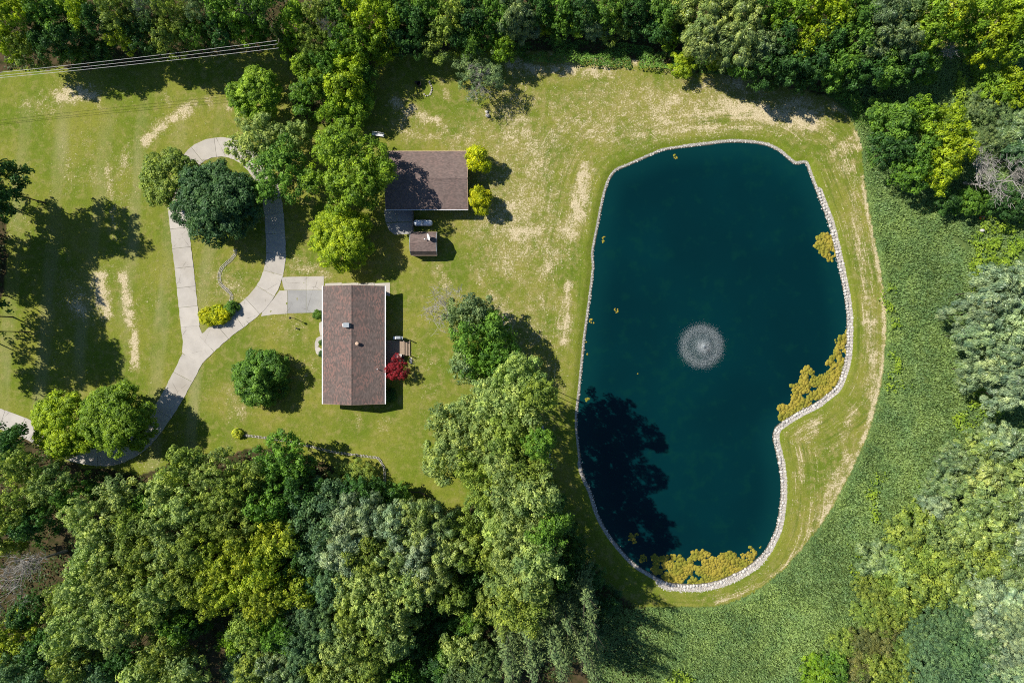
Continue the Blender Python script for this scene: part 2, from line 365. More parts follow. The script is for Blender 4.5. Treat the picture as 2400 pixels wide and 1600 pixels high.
DRY = [  # photo polyline, half width px, strength
 ([(100,232),(205,215)],18,1.15),([(50,245),(62,240)],14,.7),([(115,232),(125,262)],10,.6),([(228,225),(232,250)],9,.5),
 ([(250,395),(262,480),(268,560)],7,.55),([(150,340),(165,470)],22,.28),([(300,345),(285,400)],9,.6),([(200,300),(215,420)],12,.25),
 ([(288,645),(300,720),(315,800),(318,860)],9,1.25),([(232,650),(248,735)],12,1.15),([(175,690),(190,735)],16,.6),([(285,380),(300,355)],8,.5),
 ([(342,335),(362,305),(400,280),(455,245)],11,1.6),([(483,230),(492,245)],10,.7),([(535,250),(540,262)],10,.7),([(385,228),(392,245)],9,.7),([(520,235),(560,300)],20,.3),
 ([(918,238),(945,250),(985,268),(1020,290)],13,1.45),([(950,300),(1020,310),(1100,325)],26,.55),([(1028,170),(1048,230)],6,.6),([(1080,330),(1130,300),(1200,340)],40,.5),
 ([(920,190),(930,215)],8,.5),([(995,195),(1010,225)],5,.5),
 ([(1205,155),(1260,160),(1330,162),(1420,168)],12,1.5),([(1210,290),(1360,300),(1500,255),(1620,230)],55,.5),([(1230,275),(1310,280)],9,.6),([(1220,310),(1330,305)],10,.6),
 ([(1480,240),(1560,225)],20,.45),([(1620,205),(1700,195),(1800,205)],16,.6),([(1630,262),(1680,268)],9,.7),
 ([(1685,240),(1720,255),(1780,262),(1850,275),(1900,285)],17,2.0),([(1845,250),(1925,270)],16,1.7),([(1860,280),(1905,295)],11,1.7),([(1400,330),(1500,315),(1660,300),(1780,300)],5,.7),
 ([(1230,350),(1290,400),(1250,470)],55,.5),([(1372,400),(1362,450),(1350,505)],16,1.6),([(1320,530),(1335,545)],15,.9),([(1215,550),(1275,535)],16,.8),([(1225,560),(1300,600)],60,.3),
 ([(1300,600),(1265,650)],12,.8),([(1332,665),(1326,720),(1322,800)],9,1.4),([(1300,665),(1306,720)],6,.5),([(1240,700),(1262,790)],15,.4),([(1265,690),(1275,740)],7,.6),
 ([(1120,640),(1150,690),(1185,760)],16,.6),([(1030,645),(1040,690)],16,.85),([(1130,520),(1200,500)],40,.45),([(1160,600),(1220,660)],25,.45),([(1200,400),(1180,480)],40,.3),
 ([(1020,900),(1000,960)],22,.35),([(905,990),(903,1025)],11,.75),([(840,985),(838,1000)],8,.5),([(640,760),(700,800),(700,860)],38,.45),([(650,780),(660,800)],28,.55),([(560,920),(565,960)],22,.45),
 ([(700,620),(760,640)],18,.55),([(980,870),(1040,820)],30,.35),([(960,700),(1000,740)],30,.25),([(530,650),(545,680)],22,.35),
 ([(1955,355),(1975,345)],14,.9),([(1988,330),(2003,345)],8,.8),([(1935,315),(1950,330)],10,.7),([(1925,240),(1985,262),(2008,310),(2016,350)],7,.8),([(1975,390),(1990,400)],16,.6),
 ([(2020,410),(2043,540),(2063,640),(2073,720),(2073,800),(2066,870),(2054,930)],4,1.1),([(2054,930),(2030,1015),(2000,1085),(1965,1150),(1925,1220)],5,1.2),([(1925,1220),(1845,1318),(1790,1362),(1740,1390),(1680,1410)],4,.8),
 ([(1995,440),(2010,560),(2030,680),(2040,790)],7,.5),([(2040,810),(2050,850),(2040,930)],14,.6),([(2000,960),(1960,1060)],9,.6),([(1985,1080),(1940,1180),(1900,1260)],18,.75),([(1940,1240),(1880,1300)],12,.6),
 ([(1870,1012),(1925,985)],7,.7),([(1890,1030),(1910,1012)],6,.6),([(1875,1060),(1878,1130)],4,.7),([(1860,1110),(1880,1250)],5,.5),([(2025,755),(2050,752)],4,.9),
 ([(1255,125),(1265,130)],4,1),([(1290,122),(1292,128)],4,1),([(1320,132),(1322,140)],4,1),([(1350,128),(1352,134)],4,1),([(1392,132),(1394,140)],6,1.2),([(1413,125),(1415,140)],4,1.2),([(1440,140),(1447,148)],4,1.2),([(1485,135),(1488,148)],5,1.2),([(1520,140),(1522,150)],6,1.2),([(1570,160),(1575,162)],7,1.2),
 ([(2235,560),(2260,580)],9,.9),([(2160,880),(2168,895)],5,1),([(2085,615),(2105,630)],5,.7)]

# ------------------------------------------------------------------ ground sheet (one sheet out to the horizon)
gx = np.concatenate([[-3000,-1200,-500,-250,-150,-115], np.arange(-95, 95.01, 0.36), [115,150,250,500,1200,3000]])
gy = np.concatenate([[-3000,-1200,-500,-250,-150,-90], np.arange(-66, 66.01, 0.36), [90,150,250,500,1200,3000]])
GX, GY = np.meshgrid(gx, gy); P = np.stack([GX.ravel(), GY.ravel()], 1)
def pond_sd(P):
    near = (P[:,0] > 5) & (P[:,0] < 60) & (P[:,1] > -46) & (P[:,1] < 38)
    sd = np.full(len(P), 30.0); Q = P[near]
    d = line_dist(Q, POND, True); sd[near] = np.where(in_poly(Q, POND), -d, d); return sd
SD = pond_sd(P)
ARC = np.zeros(len(P)); k_ = np.where((SD > -1) & (SD < 20))[0]
PR = resample(POND, 0.5, True); 
for c0 in range(0, len(k_), 4000):
    kk = k_[c0:c0+4000]; ARC[kk] = np.argmin((P[kk,None,0]-PR[None,:,0])**2 + (P[kk,None,1]-PR[None,:,1])**2, 1)*0.5
def masks(P, SD):
    wob = (fbm(P[:,0]*0.5, P[:,1]*0.5, 3)-0.5)*1.6
    Pw = P + np.stack([wob, (fbm(P[:,0]*0.5, P[:,1]*0.5, 9)-0.5)*1.6], 1)
    mead = in_poly(P + np.stack([wob*0.2, wob*0.2], 1), MEAD_POLY)
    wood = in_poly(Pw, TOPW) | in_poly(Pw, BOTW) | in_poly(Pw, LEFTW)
    far = (np.abs(P[:,0]) > 100) | (np.abs(P[:,1]) > 70)
    mead &= ~wood; mead |= far & ~wood & ~((P[:,0] < -84) & (np.abs(P[:,1]) < 45))
    return mead.astype(float), wood.astype(float)
MEADM, WOODM = masks(P, SD)
dry = np.zeros(len(P))
for L, hw, s in DRY:
    Lw = WA(L); lo = Lw.min(0)-hw*PX*3; hi = Lw.max(0)+hw*PX*3
    k = np.where((P[:,0]>lo[0])&(P[:,0]<hi[0])&(P[:,1]>lo[1])&(P[:,1]<hi[1]))[0]
    if not len(k): continue
    d = line_dist(P[k] + (np.stack([fbm(P[k,0]*1.2,P[k,1]*1.2,5), fbm(P[k,0]*1.2,P[k,1]*1.2,8)],1)-0.5)*hw*PX*1.2, Lw)/(hw*PX)
    dry[k] = np.maximum(dry[k], min(s,1.25)*np.exp(-d**2*0.55)*np.clip(-.25+2.3*fbm(P[k,0]*1.1, P[k,1]*1.1, 58, 3), 0, 1.3))
xx, yy = P[:,0], P[:,1]
base = 0.04 + 0.06*sstep(-40,-50,xx) + 0.15*sstep(-25, 0, xx)*sstep(-25, 5, yy) + 0.75*(fbm(xx*0.11, yy*0.11, 21, 5)-0.46)
dry = base - 0.07 + dry*0.78*(0.35+1.2*fbm(xx*0.45, yy*0.45, 57)) - 0.28*np.exp(-np.clip(SD,0,99)/1.0)*(SD < 8)
ring = sstep(9.5, 6.5, SD)*sstep(0.6, 1.6, SD)*np.where(xx > 30, 1.0, 0.6) + 0.7*sstep(17, 10, SD)*(yy > 20)*sstep(6, 10, SD)
ring *= (SD > 0)
lush = np.clip(0.75*np.exp(-np.clip(SD-0.6,0,99)/0.9)*(SD<6) + 0.35*sstep(-8,-22,yy)*(xx<0) + 0.25*sstep(-45,-62,xx), 0, 0.85)
stripe = np.clip(sstep(0.1, 0.9, np.sin((xx + yy*-0.09)*2*math.pi/6.3 + 0.8 + 3.2*fbm(xx*0.12, yy*0.03, 66))) * sstep(-44, -52, xx)*sstep(42, 34, yy)*(1.7*fbm(xx*0.5, yy*0.12, 4)-0.35), 0, 1)
Z = np.where(SD > 1.3, 0.0, np.where(SD > -0.05, -0.33*sstep(1.3, -0.05, SD), -0.33 - 1.8*sstep(-0.05, -3, SD)))
Z = Z + (fbm(xx*1.7, yy*1.7, 2, 3)-0.5)*0.10*(SD > 1.7)*(np.abs(xx) < 96)
def rim_w(p):    # visible width of the stone edge at a place, metres
    px, py = p[0]/PX+1200, 800-p[1]/PX
    if px > 1790 and py > 900: return .9
    if px > 1900 and py > 440: return .85
    if px > 1540 and py > 1300: return 1.1
    if py > 1080: return .5
    if px > 1600 and py < 480: return .36
    return .27
gravel = np.zeros(len(P)); k_ = np.where((SD > -.5) & (SD < 1.6))[0]
for i_ in k_: gravel[i_] = min(1, max(0, .5 + (rim_w(P[i_])*.9 - SD[i_])/1.0))
nx, ny = len(gx), len(gy)
I = np.arange(nx*ny).reshape(ny, nx)
F = np.stack([I[:-1,:-1].ravel(), I[:-1,1:].ravel(), I[1:,1:].ravel(), I[1:,:-1].ravel()], 1)
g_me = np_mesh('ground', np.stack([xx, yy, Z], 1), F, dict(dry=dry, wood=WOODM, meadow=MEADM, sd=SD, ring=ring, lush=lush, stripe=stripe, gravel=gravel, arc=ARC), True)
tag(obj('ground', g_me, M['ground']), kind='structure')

# pond water: a sheet clipped by the basin
wx = np.arange(8, 58.01, 0.7); wy = np.arange(-43, 36.01, 0.7)
WX, WY = np.meshgrid(wx, wy); WP = np.stack([WX.ravel(), WY.ravel()], 1); WSD = pond_sd(WP)
I = np.arange(len(WP)).reshape(len(wy), len(wx))
F = np.stack([I[:-1,:-1].ravel(), I[:-1,1:].ravel(), I[1:,1:].ravel(), I[1:,:-1].ravel()], 1)
F = F[(WSD[F] < 0.5).any(1)]
tag(obj('pond_water', np_mesh('pond_water', np.column_stack([WP, np.full(len(WP), -0.36)]), F, dict(sd=WSD)), M['water']), kind='structure')

# ------------------------------------------------------------------ driveway slabs
def ribbon_slabs(parent, line_px, width_px, step, z, mat, name='concrete_slab', gap=0.045, skip=()):
    L = resample(WA(catmull(line_px, 8)), 0.5); s = 0
    cuts = int(max(1, round(len(L)*0.5/step)))
    idx = np.linspace(0, len(L)-1, cuts+1)
    T = np.gradient(L, axis=0); T /= np.hypot(T[:,0], T[:,1])[:,None]; N = np.stack([-T[:,1], T[:,0]], 1)
    wd = np.interp(np.linspace(0, 1, len(L)), np.linspace(0, 1, len(width_px)), width_px)*PX/2
    for k in range(cuts):
        a, b = idx[k], idx[k+1]; tt = np.linspace(a, b, 7); ar = np.arange(len(L))
        c = np.stack([np.interp(tt, ar, L[:,0]), np.interp(tt, ar, L[:,1])], 1); n = np.stack([np.interp(tt, ar, N[:,0]), np.interp(tt, ar, N[:,1])], 1)
        ww = np.interp(tt, ar, wd)[:,None]
        c[0] += (c[1]-c[0])/np.hypot(*(c[1]-c[0]))*gap/2; c[-1] -= (c[-1]-c[-2])/np.hypot(*(c[-1]-c[-2]))*gap/2
        jit = (rng.random((7,1))-0.5)*0.10
        poly = np.vstack([c + n*(ww+jit), (c - n*(ww-jit))[::-1]])
        mb = MB(); mb.prism(poly.tolist(), -0.1, z + rng.random()*0.012); mb.build(name, mat, parent)
drive = tag(empty('driveway', W(450,830)), kind='structure'); drive_off = drive.location.copy(); drive.location = (0,0,0)
ribbon_slabs(drive, [(-40,966),(0,981),(40,995),(90,1018),(140,1044),(190,1063),(255,1068),(310,1048),(352,1008),(395,945),(425,890),(451,840)], [46,45,46,46,48,52], 3.3, 0.045, M['concrete'])
ribbon_slabs(drive, [(452,838),(490,801),(530,766),(572,735),(607,703),(630,668),(643,630),(647,590),(645,540),(641,490),(632,445),(612,405),(585,372),(550,351),(510,345),(470,357),(440,388),(423,430),(415,475),(418,505),(425,570),(433,640),(441,715),(446,765)],
             [50,50,50,46,45,45,45,45,44,44,44,44], 3.3, 0.05, M['concrete'])
for poly, mat, z in (([(447,760),(466,762),(474,782),(500,806),(470,858),(427,826),(429,800),(424,768)], 'concrete', 0.037),
                  ([(660,650),(672,649),(717.4,648),(717.4,679.6),(667,679.6),(663,668)], 'concrete', 0.03), ([(718,648),(759,647),(759,679.6),(718,679.6)], 'concrete', 0.034),
                  ([(655,681),(673.5,681),(673.5,735),(640,737),(612,741),(618,720),(640,702)], 'concrete', 0.027),
                  ([(674.2,680.2),(717.4,680.2),(717.4,733),(674.2,734)], 'greyconcrete', 0.03), ([(718,680.2),(764,680.2),(764,732),(718,733)], 'greyconcrete', 0.034)):
    mb = MB(); mb.prism(WA(poly).tolist(), -0.1, z); mb.build('concrete_slab', M[mat], drive)
walk = tag(empty('front_walkway', (0,0,0)), kind='structure')
for poly in ([(766,745),(748,757),(748,772),(751,786),(766,786)], [(751,787),(742,792),(738,803),(738,814),(745,814),(748,806),(756,800),(766,799),(766,787)], [(738,815),(741,828),(748,834),(766,834),(766,820),(754,818),(747,813)]):
    mb = MB(); mb.prism(WA(poly).tolist(), -0.1, 0.04); mb.build('concrete_slab', M['concrete'], walk)
walk2 = tag(empty('side_walkway', (0,0,0)), kind='structure')
for a, b in ((762,801),(801.6,840),(840.6,878),(878.6,914)):
    mb = MB(); mb.prism(WA([(a,664),(b,662.5),(b,684 if b < 913 else 694),(a,686)]).tolist(), -0.1, 0.04); mb.build('concrete_slab', M['concrete'], walk2)
pat = tag(empty('garage_patio', (0,0,0)), kind='structure')
for poly in ([(900,492),(930,492),(930,520),(904,522)], [(931,492),(966,492),(966,520),(931,520)], [(905,523),(966,521),(966,548),(925,550),(912,540)]):
    mb = MB(); mb.prism(WA(poly).tolist(), -0.1, 0.035); mb.build('concrete_slab', M['greyconcrete'], pat)
del drive_off

# ------------------------------------------------------------------ buildings
def gable_roof_mesh(L, Wd, ze, zr, axis, course=0.16):
    """Stepped shingle courses on both slopes. Ridge along `axis`; centred on the origin. L = length along the ridge."""
    n = int(round(math.hypot(Wd/2, zr-ze)/course)); mb = MB()
    for s in (-1, 1):
        for k in range(n):
            a, b = k/n, (k+1.0)/n       # 0 = eave
            u0, u1 = s*Wd/2*(1-a), s*Wd/2*(1-b); z0, z1 = ze+(zr-ze)*a, ze+(zr-ze)*b
            up = 0.022
            q = [(-L/2,u0,z0+up),(L/2,u0,z0+up),(L/2,u1,z1),(-L/2,u1,z1)]; r = [(-L/2,u0,z0-0.005),(L/2,u0,z0-0.005)]
            vv = q + r
            if axis == 'y': vv = [(-p[1], p[0], p[2]) for p in vv]
            f = [(0,1,2,3),(4,5,1,0)]
            if s == 1: f = [tuple(reversed(x)) for x in f]
            f = [tuple(reversed(x)) for x in f] if s == 1 else f
            mb.add(vv, f)
    # underside and end faces
    for s in (-1, 1):
        vv = [(-L/2, s*Wd/2, ze-0.14),(L/2, s*Wd/2, ze-0.14),(L/2, 0, zr-0.14),(-L/2, 0, zr-0.14)]
        if axis == 'y': vv = [(-p[1], p[0], p[2]) for p in vv]
        mb.add(vv, [(0,1,2,3)])
    return mb
def window(parent_wall, x, y, z, wdt, hgt, ax, out):
    fr = MB(); gl = MB(); d = 0.05
    def bx(m, u0, u1, z0, z1, d0, d1):
        if ax == 'x': m.box(x+u0, x+u1, min(y+out*d0,y+out*d1), max(y+out*d0,y+out*d1), z+z0, z+z1)
        else: m.box(min(x+out*d0,x+out*d1), max(x+out*d0,x+out*d1), y+u0, y+u1, z+z0, z+z1)
    bx(fr, -wdt/2-.08, wdt/2+.08, -.08, 0, -.02, .06); bx(fr, -wdt/2-.08, wdt/2+.08, hgt, hgt+.08, -.02, .06)
    bx(fr, -wdt/2-.08, -wdt/2, 0, hgt, -.02, .06); bx(fr, wdt/2, wdt/2+.08, 0, hgt, -.02, .06); bx(fr, -.025, .025, 0, hgt, -.02, .045)
    bx(gl, -wdt/2, wdt/2, 0, hgt, -.02, .02)
    f = fr.build('window', M['white'], parent_wall); gl.build('pane', M['glass'], f); return f
def door(parent_wall, x, y, wdt, hgt, ax, out, mat, handle=True):
    m = MB(); h = MB()
    if ax == 'x':
        m.box(x-wdt/2, x+wdt/2, min(y,y+out*.06), max(y,y+out*.06), 0.02, hgt); h.box(x+wdt/2-.12, x+wdt/2-.06, min(y+out*.06,y+out*.12), max(y+out*.06,y+out*.12), .95, 1.05)
    else:
        m.box(min(x,x+out*.06), max(x,x+out*.06), y-wdt/2, y+wdt/2, 0.02, hgt); h.box(min(x+out*.06,x+out*.12), max(x+out*.06,x+out*.12), y+wdt/2-.12, y+wdt/2-.06, .95, 1.05)
    d = m.build('door', mat, parent_wall)
    if handle: h.build('handle', M['grey'], d)
    return d
def gable_walls(L, Wd, ze, zr, axis, mat, parent, siding=True):
    """Walls with gable ends, centred; L along the ridge, Wd across."""
    mb = MB(); t = 0.12
    slope = (zr-ze)/(Wd/2)
    for s in (-1, 1):
        v = [(-L/2, s*Wd/2, 0),(L/2, s*Wd/2, 0),(L/2, s*Wd/2, ze),(-L/2, s*Wd/2, ze)]
        e = [(s*L/2, -Wd/2, 0),(s*L/2, Wd/2, 0),(s*L/2, Wd/2, ze),(s*L/2, 0, zr),(s*L/2, -Wd/2, ze)]
        if axis == 'y': v = [(-p[1],p[0],p[2]) for p in v]; e = [(-p[1],p[0],p[2]) for p in e]
        mb.add(v, [(0,1,2,3)]); mb.add(e, [(0,1,2,3,4)])
    return mb.build('wall', mat, parent)

# --- main house
hx, hy = -25.31, -0.56; HL, HW = 18.85, 9.9
house = tag(empty('house', (hx, hy, 0)), 'long brown shingled house with white gutters beside the grey parking pad', 'house')
rf = gable_roof_mesh(HL, HW, 2.75, 4.45, 'y').build('roof', M['roof_house'], house)
cap = MB()
for k in range(44):
    y0 = -HL/2 + k*HL/44
    cap.add([(-.17,y0,4.43),(0,y0,4.505),(.17,y0,4.43),(.17,y0+HL/44+.02,4.415),(0,y0+HL/44+.02,4.485),(-.17,y0+HL/44+.02,4.415)], [(0,1,4,5),(1,2,3,4),(0,2,1)])
cap.build('ridge_cap', M['roof_house'], rf)
for s in (-1, 1):
    g = MB(); x = s*(HW/2+0.07); g.box(x-.09, x+.09, -HL/2-.02, HL/2+.02, 2.58, 2.76); g.build('gutter', M['fascia'], rf)
    b = MB(); y = s*(HL/2+0.012)
    for sx in (-1, 1):
        b.add([(sx*HW/2,y-.02,2.6),(0,y-.02,4.29),(0,y-.02,4.47),(sx*HW/2,y-.02,2.78),(sx*HW/2,y+.02,2.6),(0,y+.02,4.29),(0,y+.02,4.47),(sx*HW/2,y+.02,2.78)], [(0,1,2,3),(4,7,6,5),(3,2,6,7),(0,4,5,1)])
    b.build('fascia_board', M['wood'], rf)
WL, WW = HL-1.0, HW-1.3
wall = gable_walls(WL, WW, 2.8, 2.8+1.7*(WW/HW), 'y', M['siding'], house)
door(wall, -WW/2, 6.1, 4.9, 2.2, 'y', -1, M['white'], False); door(wall, -WW/2, -1.6, 0.95, 2.05, 'y', -1, M['darkwood'])
for yy_ in (1.0, -4.2, -7.2): window(wall, -WW/2, yy_, 0.95, 1.5, 1.2, 'y', -1)
for yy_ in (6.0, 2.6, -5.6, -7.8): window(wall, WW/2, yy_, 0.95, 1.3, 1.2, 'y', 1)
door(wall, WW/2, -1.0, 1.9, 2.1, 'y', 1, M['glass'])
window(wall, -1.5, -WL/2, 0.95, 1.3, 1.2, 'x', -1); window(wall, 2.0, -WL/2, 0.95, 1.3, 1.2, 'x', -1); window(wall, 1.6, WL/2, 0.95, 1.1, 1.1, 'x', 1)
ch = MB(); cx, cy = W(812,761.5,4.9).x-hx, W(812,761.5,4.9).y-hy
ch.box(cx-.55, cx+.55, cy-.3, cy+.3, 3.9, 4.85); co = ch.build('chimney', M['grey'], house)
c2 = MB(); c2.box(cx-.42, cx+.42, cy-.36, cy+.36, 4.98, 5.05); c2.box(cx-.35,cx-.3,cy-.3,cy+.3,4.85,4.98); c2.box(cx+.3,cx+.35,cy-.3,cy+.3,4.85,4.98); c2.build('chimney_cap', M['grey'], co)
c3 = MB(); c3.box(cx-.68, cx-.56, cy-.26, cy+.26, 3.9, 4.7); c3.build('flashing', M['white'], co)
v = MB(); p = W(836.5,805,4.6); v.lathe([(.14,4.2),(.14,4.45),(.29,4.47),(.29,4.6),(.18,4.68)], 14); v.build('roof_vent', M['copper'], house, (p.x-hx, p.y-hy, 0))
v = MB(); p = W(884,865,3.6); v.lathe([(.07,3.0),(.07,3.65)], 10); v.build('vent_pipe', M['white'], house, (p.x-hx, p.y-hy, 0))

# --- garage
ga_x, ga_y = -13.62, 25.73; GL, GW = 13.15, 9.3
garage = tag(empty('garage', (ga_x, ga_y, 0)), 'brown roofed garage half shaded by the big maple, two golden evergreens at its end', 'garage')
rf = gable_roof_mesh(GL, GW, 2.75, 4.3, 'x').build('roof', M['roof_garage'], garage)
cap = MB()
for k in range(30):
    x0 = -GL/2 + k*GL/30
    cap.add([(x0,-.17,4.28),(x0,0,4.355),(x0,.17,4.28),(x0+GL/30+.02,.17,4.265),(x0+GL/30+.02,0,4.335),(x0+GL/30+.02,-.17,4.265)], [(5,4,1,0),(4,3,2,1)])
cap.build('ridge_cap', M['roof_garage'], rf)
for s in (-1, 1):
    g = MB(); y = s*(GW/2+0.05); g.box(-GL/2-.02, GL/2+.02, y-.04, y+.04, 2.64, 2.75); g.build('gutter', M['copper'] if s > 0 else M['fascia'], rf)
    b = MB(); x = s*(GL/2+0.012)
    for sy in (-1, 1):
        b.add([(x-.02,sy*GW/2,2.6),(x-.02,0,4.15),(x-.02,0,4.32),(x-.02,sy*GW/2,2.78),(x+.02,sy*GW/2,2.6),(x+.02,0,4.15),(x+.02,0,4.32),(x+.02,sy*GW/2,2.78)], [(0,1,2,3),(4,7,6,5),(3,2,6,7),(0,4,5,1)])
    b.build('fascia_board', M['copper'], rf)
wall = gable_walls(GL-.8, GW-.9, 2.8, 2.8+1.55*((GW-.9)/GW), 'x', M['brownsiding'], garage)
door(wall, -(GL-.8)/2, -1.5, 4.6, 2.2, 'y', -1, M['white'], False); door(wall, -1.0, -(GW-.9)/2, .95, 2.05, 'x', -1, M['white'])
for xx_ in (2.0, 4.6): window(wall, xx_, -(GW-.9)/2, 1.0, 1.1, 1.0, 'x', -1)
for xx_ in (-3.5, 0, 3.5): window(wall, xx_, (GW-.9)/2, 1.0, 1.1, 1.0, 'x', 1)

# --- shed with a gambrel roof
sx0, sy0 = -14.2, 15.75
shed = tag(empty('shed', (sx0, sy0, 0)), 'small gambrel roofed shed below the propane tank, white dish on its roof', 'shed')
SL = 4.2; prof = [(-1.85,1.85),(-1.35,2.85),(0,3.4),(1.35,2.85),(1.85,1.85)]
mb = MB()
for (y0,z0),(y1,z1) in zip(prof[:-1], prof[1:]):
    n = max(3, int(round(math.hypot(y1-y0, z1-z0)/0.16)))
    for k in range(n):
        a, b = k/n, (k+1)/n
        if z1 > z0: lo, hi = a, b
        else: lo, hi = b, a
        yl, zl, yh, zh = y0+(y1-y0)*lo, z0+(z1-z0)*lo, y0+(y1-y0)*hi, z0+(z1-z0)*hi
        mb.add([(-SL/2,yl,zl+.022),(SL/2,yl,zl+.022),(SL/2,yh,zh),(-SL/2,yh,zh),(-SL/2,yl,zl-.01),(SL/2,yl,zl-.01)], [(0,1,2,3),(4,5,1,0)])
rf = mb.build('roof', M['roof_garage'], shed)
for s in (-1, 1):
    b = MB(); x = s*(SL/2+.012)
    for (y0,z0),(y1,z1) in zip(prof[:-1], prof[1:]):
        b.add([(x-.04,y0,z0-.12),(x-.04,y1,z1-.12),(x-.04,y1,z1+.03),(x-.04,y0,z0+.03),(x+.04,y0,z0-.12),(x+.04,y1,z1-.12),(x+.04,y1,z1+.03),(x+.04,y0,z0+.03)], [(0,1,2,3),(4,7,6,5),(3,2,6,7),(0,4,5,1)])
    b.build('fascia_board', M['grey'], rf)
    t_ = MB(); t_.box(-SL/2, SL/2, s*1.87-.05, s*1.87+.05, 1.74, 1.86); t_.build('eave_trim', M['wood'], rf)
wl = MB(); e = 1.72
for s in (-1, 1):
    wl.add([(-2,s*e,0),(2,s*e,0),(2,s*e,1.95),(-2,s*e,1.95)], [(0,1,2,3)])
    wl.add([(s*2,-e,0),(s*2,e,0),(s*2,e,1.9),(s*2,1.3,2.78),(s*2,0,3.32),(s*2,-1.3,2.78),(s*2,-e,1.9)], [tuple(range(7))])
wl = wl.build('wall', M['brownsiding'], shed)
for o_ in (-.5, .5): door(wl, -2.0, o_, .95, 1.9, 'y', -1, M['wood'])
# satellite dish on the shed roof
dp = W(1006,555,4.0)
dish = tag(empty('satellite_dish', (dp.x, dp.y, 0)), 'white satellite dish standing on the shed roof', 'dish')
Mx = Matrix.Translation((0,0,4.05)) @ Matrix.Rotation(R_(20),4,'Z') @ Matrix.Rotation(R_(-68),4,'Y')
d = MB(); d.lathe([(.05,0),(.3,.03),(.52,.10),(.57,.14),(.55,.15),(.5,.115),(.3,.05),(.05,.02)], 22, Mx); d.build('reflector', M['white'], dish, smooth=True)
d = MB(); d.tube([(0,0,4.0),(.25,.0,3.7),(.3,0,3.1)], .045, 8); d.build('mast', M['grey'], dish)
d = MB(); d.tube([(0.1,-.15,3.6),(-.45,-.3,3.55),(-.72,-.32,3.75)], .03, 6); a_ = d.build('feed_arm', M['grey'], dish)
d = MB(); d.lathe([(.06,-.12),(.1,-.1),(.1,.1),(.06,.12)], 10, Matrix.Translation((-.75,-.33,3.8))); d.build('receiver', M['white'], a_)

# propane tank
tp = W(991.5,522.5,0.9)
tank = tag(empty('propane_tank', (tp.x, tp.y, 0)), 'white propane tank lying between garage and shed', 'tank')
Mt = Matrix.Translation((0,0,.92)) @ Matrix.Rotation(R_(90),4,'Y')
prof_t = [(.02,-1.55),(.22,-1.53),(.38,-1.44),(.47,-1.28),(.5,-1.1),(.5,1.1),(.47,1.28),(.38,1.44),(.22,1.53),(.02,1.55)]
d = MB(); d.lathe(prof_t, 24, Mt); d.build('tank_body', M['tank'], tank, smooth=True)
d = MB(); d.lathe([(.22,1.38),(.22,1.5),(.19,1.6),(.1,1.66),(.01,1.68)], 16); d.build('valve_dome', M['grey'], tank)
for s in (-1, 1):
    d = MB(); d.box(s*.9-.12, s*.9+.12, -.42, .42, 0, .18); d.box(s*.9-.06, s*.9+.06, -.3, .3, .18, .55); d.build('leg', M['greyconcrete'], tank)

# board fence from garage to shed
f0, f1 = W(965.5,494,1.5), W(964.5,549,1.5)
fence = tag(empty('board_fence', (f0.x, (f0.y+f1.y)/2, 0)), 'short grey board fence running from the garage to the shed', 'fence')
FLn = f0.y-f1.y
for k in range(4):
    y = -FLn/2 + FLn*k/3; d = MB(); d.box(-.06,.06,y-.06,y+.06,0,1.65); d.build('post', M['greywood'], fence)
for z in (.35, 1.3):
    d = MB(); d.box(.03,.07,-FLn/2,FLn/2,z,z+.09); d.build('rail', M['greywood'], fence)
pk = MB(); pk.box(-.013,.013,-.065,.065,.06,1.5); pkm = pk.mesh('board')
nb = int(FLn/.15)
for k in range(nb):
    obj('board', pkm, M['greywood'], fence, (.085 if k%2 else .087, -FLn/2+.08+k*(FLn-.16)/(nb-1), 0))

# deck behind the house with two broad steps
dk0 = W(936,820)
deck = tag(empty('deck', (dk0.x, dk0.y, 0)), 'wooden deck with two broad steps on the back side of the house', 'deck')
lx0, lx1 = -20.55-dk0.x, W(948.3,0,.55).x-dk0.x; ly0, ly1 = W(0,852,.55).y-dk0.y, W(0,797,.55).y-dk0.y
nbd = 24
for k in range(nbd):
    x0 = lx0+(lx1-lx0)*k/nbd; d = MB(); d.box(x0+.006, x0+(lx1-lx0)/nbd-.006, ly0 if k < 19 else W(0,831,.55).y-dk0.y, ly1, .50, .54+.004*(k%2)); d.build('deck_board', M['wood'], deck)
d = MB(); d.box(lx0, lx1-.05, ly0+.05, ly1-.05, .3, .49); d.build('deck_frame', M['darkwood'], deck)
sy_0, sy_1 = W(0,833,.3).y-dk0.y, W(0,800,.3).y-dk0.y
for z, a, b in ((.38,949.8,954.8),(.2,956.8,961)):
    for q in (0, 1):
        xa = W(a,0,z).x-dk0.x; xb = W(b,0,z).x-dk0.x; xm = (xa+xb)/2
        d = MB(); d.box(xa if q == 0 else xm+.008, xm-.008 if q == 0 else xb, sy_0, sy_1, z-.05, z); d.build('step_board', M['wood'], deck)
for yq in (sy_0+.02, sy_1-.02, (sy_0+sy_1)/2):
    d = MB(); d.add([(lx1-.04,yq-.03,.45),(lx1-.04,yq-.03,.02),(W(961,0,.2).x-dk0.x-.05,yq-.03,.02),(W(961,0,.2).x-dk0.x-.05,yq-.03,.13),(lx1-.04,yq+.03,.45),(lx1-.04,yq+.03,.02),(W(961,0,.2).x-dk0.x-.05,yq+.03,.02),(W(961,0,.2).x-dk0.x-.05,yq+.03,.13)],
        [(0,1,2,3),(4,7,6,5),(0,3,7,4),(0,4,5,1),(3,2,6,7)]); d.build('stringer', M['darkwood'], deck)
